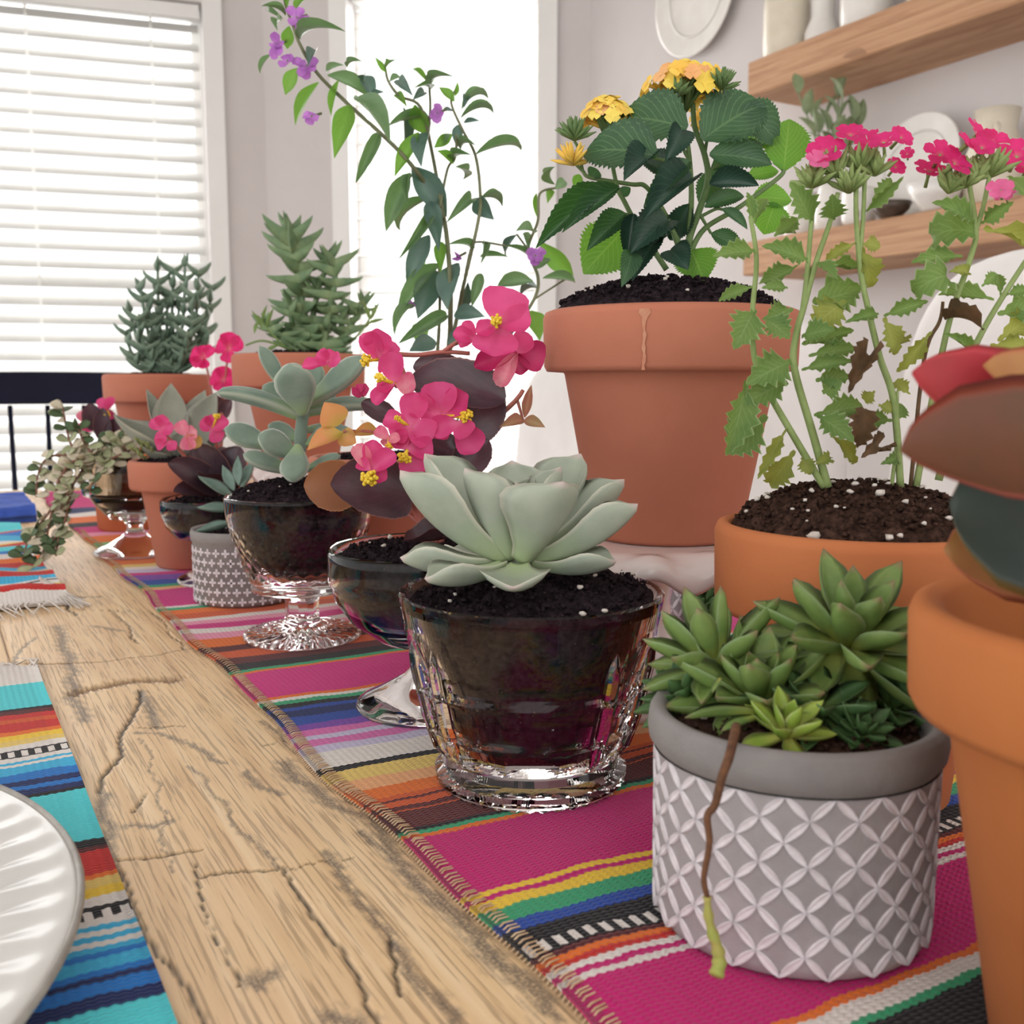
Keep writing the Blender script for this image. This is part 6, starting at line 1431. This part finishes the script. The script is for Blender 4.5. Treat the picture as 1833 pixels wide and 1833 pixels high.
    for x, y, sz, tips in ((295, 95, 1, [(245, 40), (330, 45), (260, 130), (300, 160), (345, 150), (370, 125)]), (190, 230, 1, [(182, 165), (165, 250), (175, 310), (205, 290), (220, 240)]), (345, 345, 1, [(310, 330), (310, 400), (345, 415), (390, 370), (410, 320), (270, 320)]), (245, 320, .8, [(210, 350), (235, 285), (280, 300)]), (370, 610, .8, [(328, 600), (360, 650), (400, 632), (385, 590)]), (1025, 590, .8, [(1000, 570), (1040, 540), (1000, 625), (1025, 645), (1050, 610)]), (1535, 1335, .9, [(1495, 1300), (1500, 1350), (1535, 1385), (1570, 1360), (1590, 1305), (1545, 1295)]), (885, 1590, .6, [(870, 1580), (890, 1610), (900, 1575)]), (1130, 1340, .6, [(1120, 1325), (1140, 1325), (1130, 1360)])):
        C = at(*CZ(x, y), Y - .004); core = MB(); core.tube([C + Vector((.006, .006, .004)), C], [.0009, .0011], 6)
        fl = core.build('flower', M_CS, t)
        me = leaf_mesh('cupf', 'petal', M_CF, bend=-.4, cup=.3, nu=7, nv=5, wave=.05)
        for q in tips: leaf(fl, me, C, at(*CZ(*q), Y - .004 + rr.uniform(-.006, .003)), .0072, Vector((0, -.9, .4)), name='petal')
cuphea()

# ------------------------------------------------------------------ grey lattice pot behind the stand
def back_grey():
    Y = .69; c = Vector((at(1126, 1100, Y).x, Y, ZB))
    t = thing('potted_sempervivum', c, 'grey lattice pot of drooping rosettes half hidden behind the white pedestal stand', 'potted plant', 'grey concrete pots')
    lattice_pot(t, c, .0405, .053)
    soil_top(t, c + Vector((0, 0, .0465)), .0355, .004, M_SOILB, .002, 101, 0)
    rosette(t, at(1250, 1050, Y - .02), .022, .010, M_SEMP2, (.6, -.4, .6), ph=.4); rosette(t, at(1225, 1022, Y), .024, .011, M_SEMP2, (.3, -.2, 1), ph=.1); rosette(t, at(1262, 1088, Y - .03), .016, .008, M_SEMP2, (.6, -.6, -.1)); rosette(t, at(1140, 1020, Y), .028, .012, M_SEMP2, (0, 0, 1))
    stem(t, [at(1180, 1040, Y), at(1230, 1045, Y - .02), at(1262, 1090, Y - .03)], .002, .0015, M_VB)
back_grey()

# ------------------------------------------------------------------ nearest terracotta pot with large red-edged leaves
def near_pot():
    c = Vector((0.150, .222, ZB)); Y = .222
    t = thing('potted_paddle_plant', c, 'nearest terracotta pot with huge red and green paddle leaves cut off at the right', 'potted plant', 'terracotta potted plants')
    terracotta(t, c, .059, .036, .1085, .0255, M_TERRA3, ro=.0055, wall=.0075)
    soil_top(t, c + Vector((0, 0, .085)), .046, .004, M_SOILB, .003, 111, 10)
    M_R = mat('paddle_red', srgb(122, 62, 36), srgb(96, 56, 30), rough=.45, scale=24, edge=(srgb(150, 52, 34), .22), trans=.2, tcol=srgb(150, 60, 30), base=(srgb(100, 84, 34), .6))
    M_P = mat('paddle_pink', srgb(204, 60, 76), srgb(188, 70, 66), rough=.5, scale=30, trans=.35, edge=(srgb(216, 84, 90), .2))
    M_G = mat('paddle_green', srgb(58, 66, 54), srgb(42, 50, 44), rough=.5, scale=30, edge=(srgb(140, 100, 40), .12), trans=.08)
    M_O = mat('paddle_orange', srgb(204, 156, 92), srgb(190, 124, 80), rough=.5, scale=30, trans=.35, edge=(srgb(212, 120, 90), .25))
    k = dict(nu=25, nv=13)
    a = leaf_mesh('pad1', 'round', M_R, bend=.35, cup=.22, thick=.035, **k); b = leaf_mesh('pad2', 'round', M_P, bend=.3, cup=.2, thick=.03, **k); g = leaf_mesh('pad3', 'round', M_G, bend=-.4, cup=.25, thick=.04, **k); o = leaf_mesh('pad4', 'round', M_O, bend=.3, cup=.2, thick=.03, **k)
    lpx(t, a, (2120, 800), (1612, 808), .205, .200, 300, Vector((.1, -.75, .7)))
    lpx(t, b, (2010, 790), (1632, 668), .232, .236, 210, Vector((0, -.8, .5)))
    lpx(t, o, (2100, 760), (1760, 655), .225, .23, 190, Vector((0, -.7, .7)))
    lpx(t, g, (2060, 930), (1700, 900), .216, .222, 330, Vector((-.1, -1, .1)))
    lpx(t, o, (2060, 960), (1690, 985), .234, .238, 230, Vector((0, -1, .2)))
    lpx(t, a, (2110, 780), (2420, 700), .22, .22, 300, Vector((0, -.6, .8))); lpx(t, g, (2110, 850), (2300, 980), .22, .19, 260, Vector((0, -.6, .8)))
    stem(t, [c + Vector((.0, 0, .085)), at(2095, 960, .22), at(2100, 760, .222)], .006, .005, M_G)
near_pot()
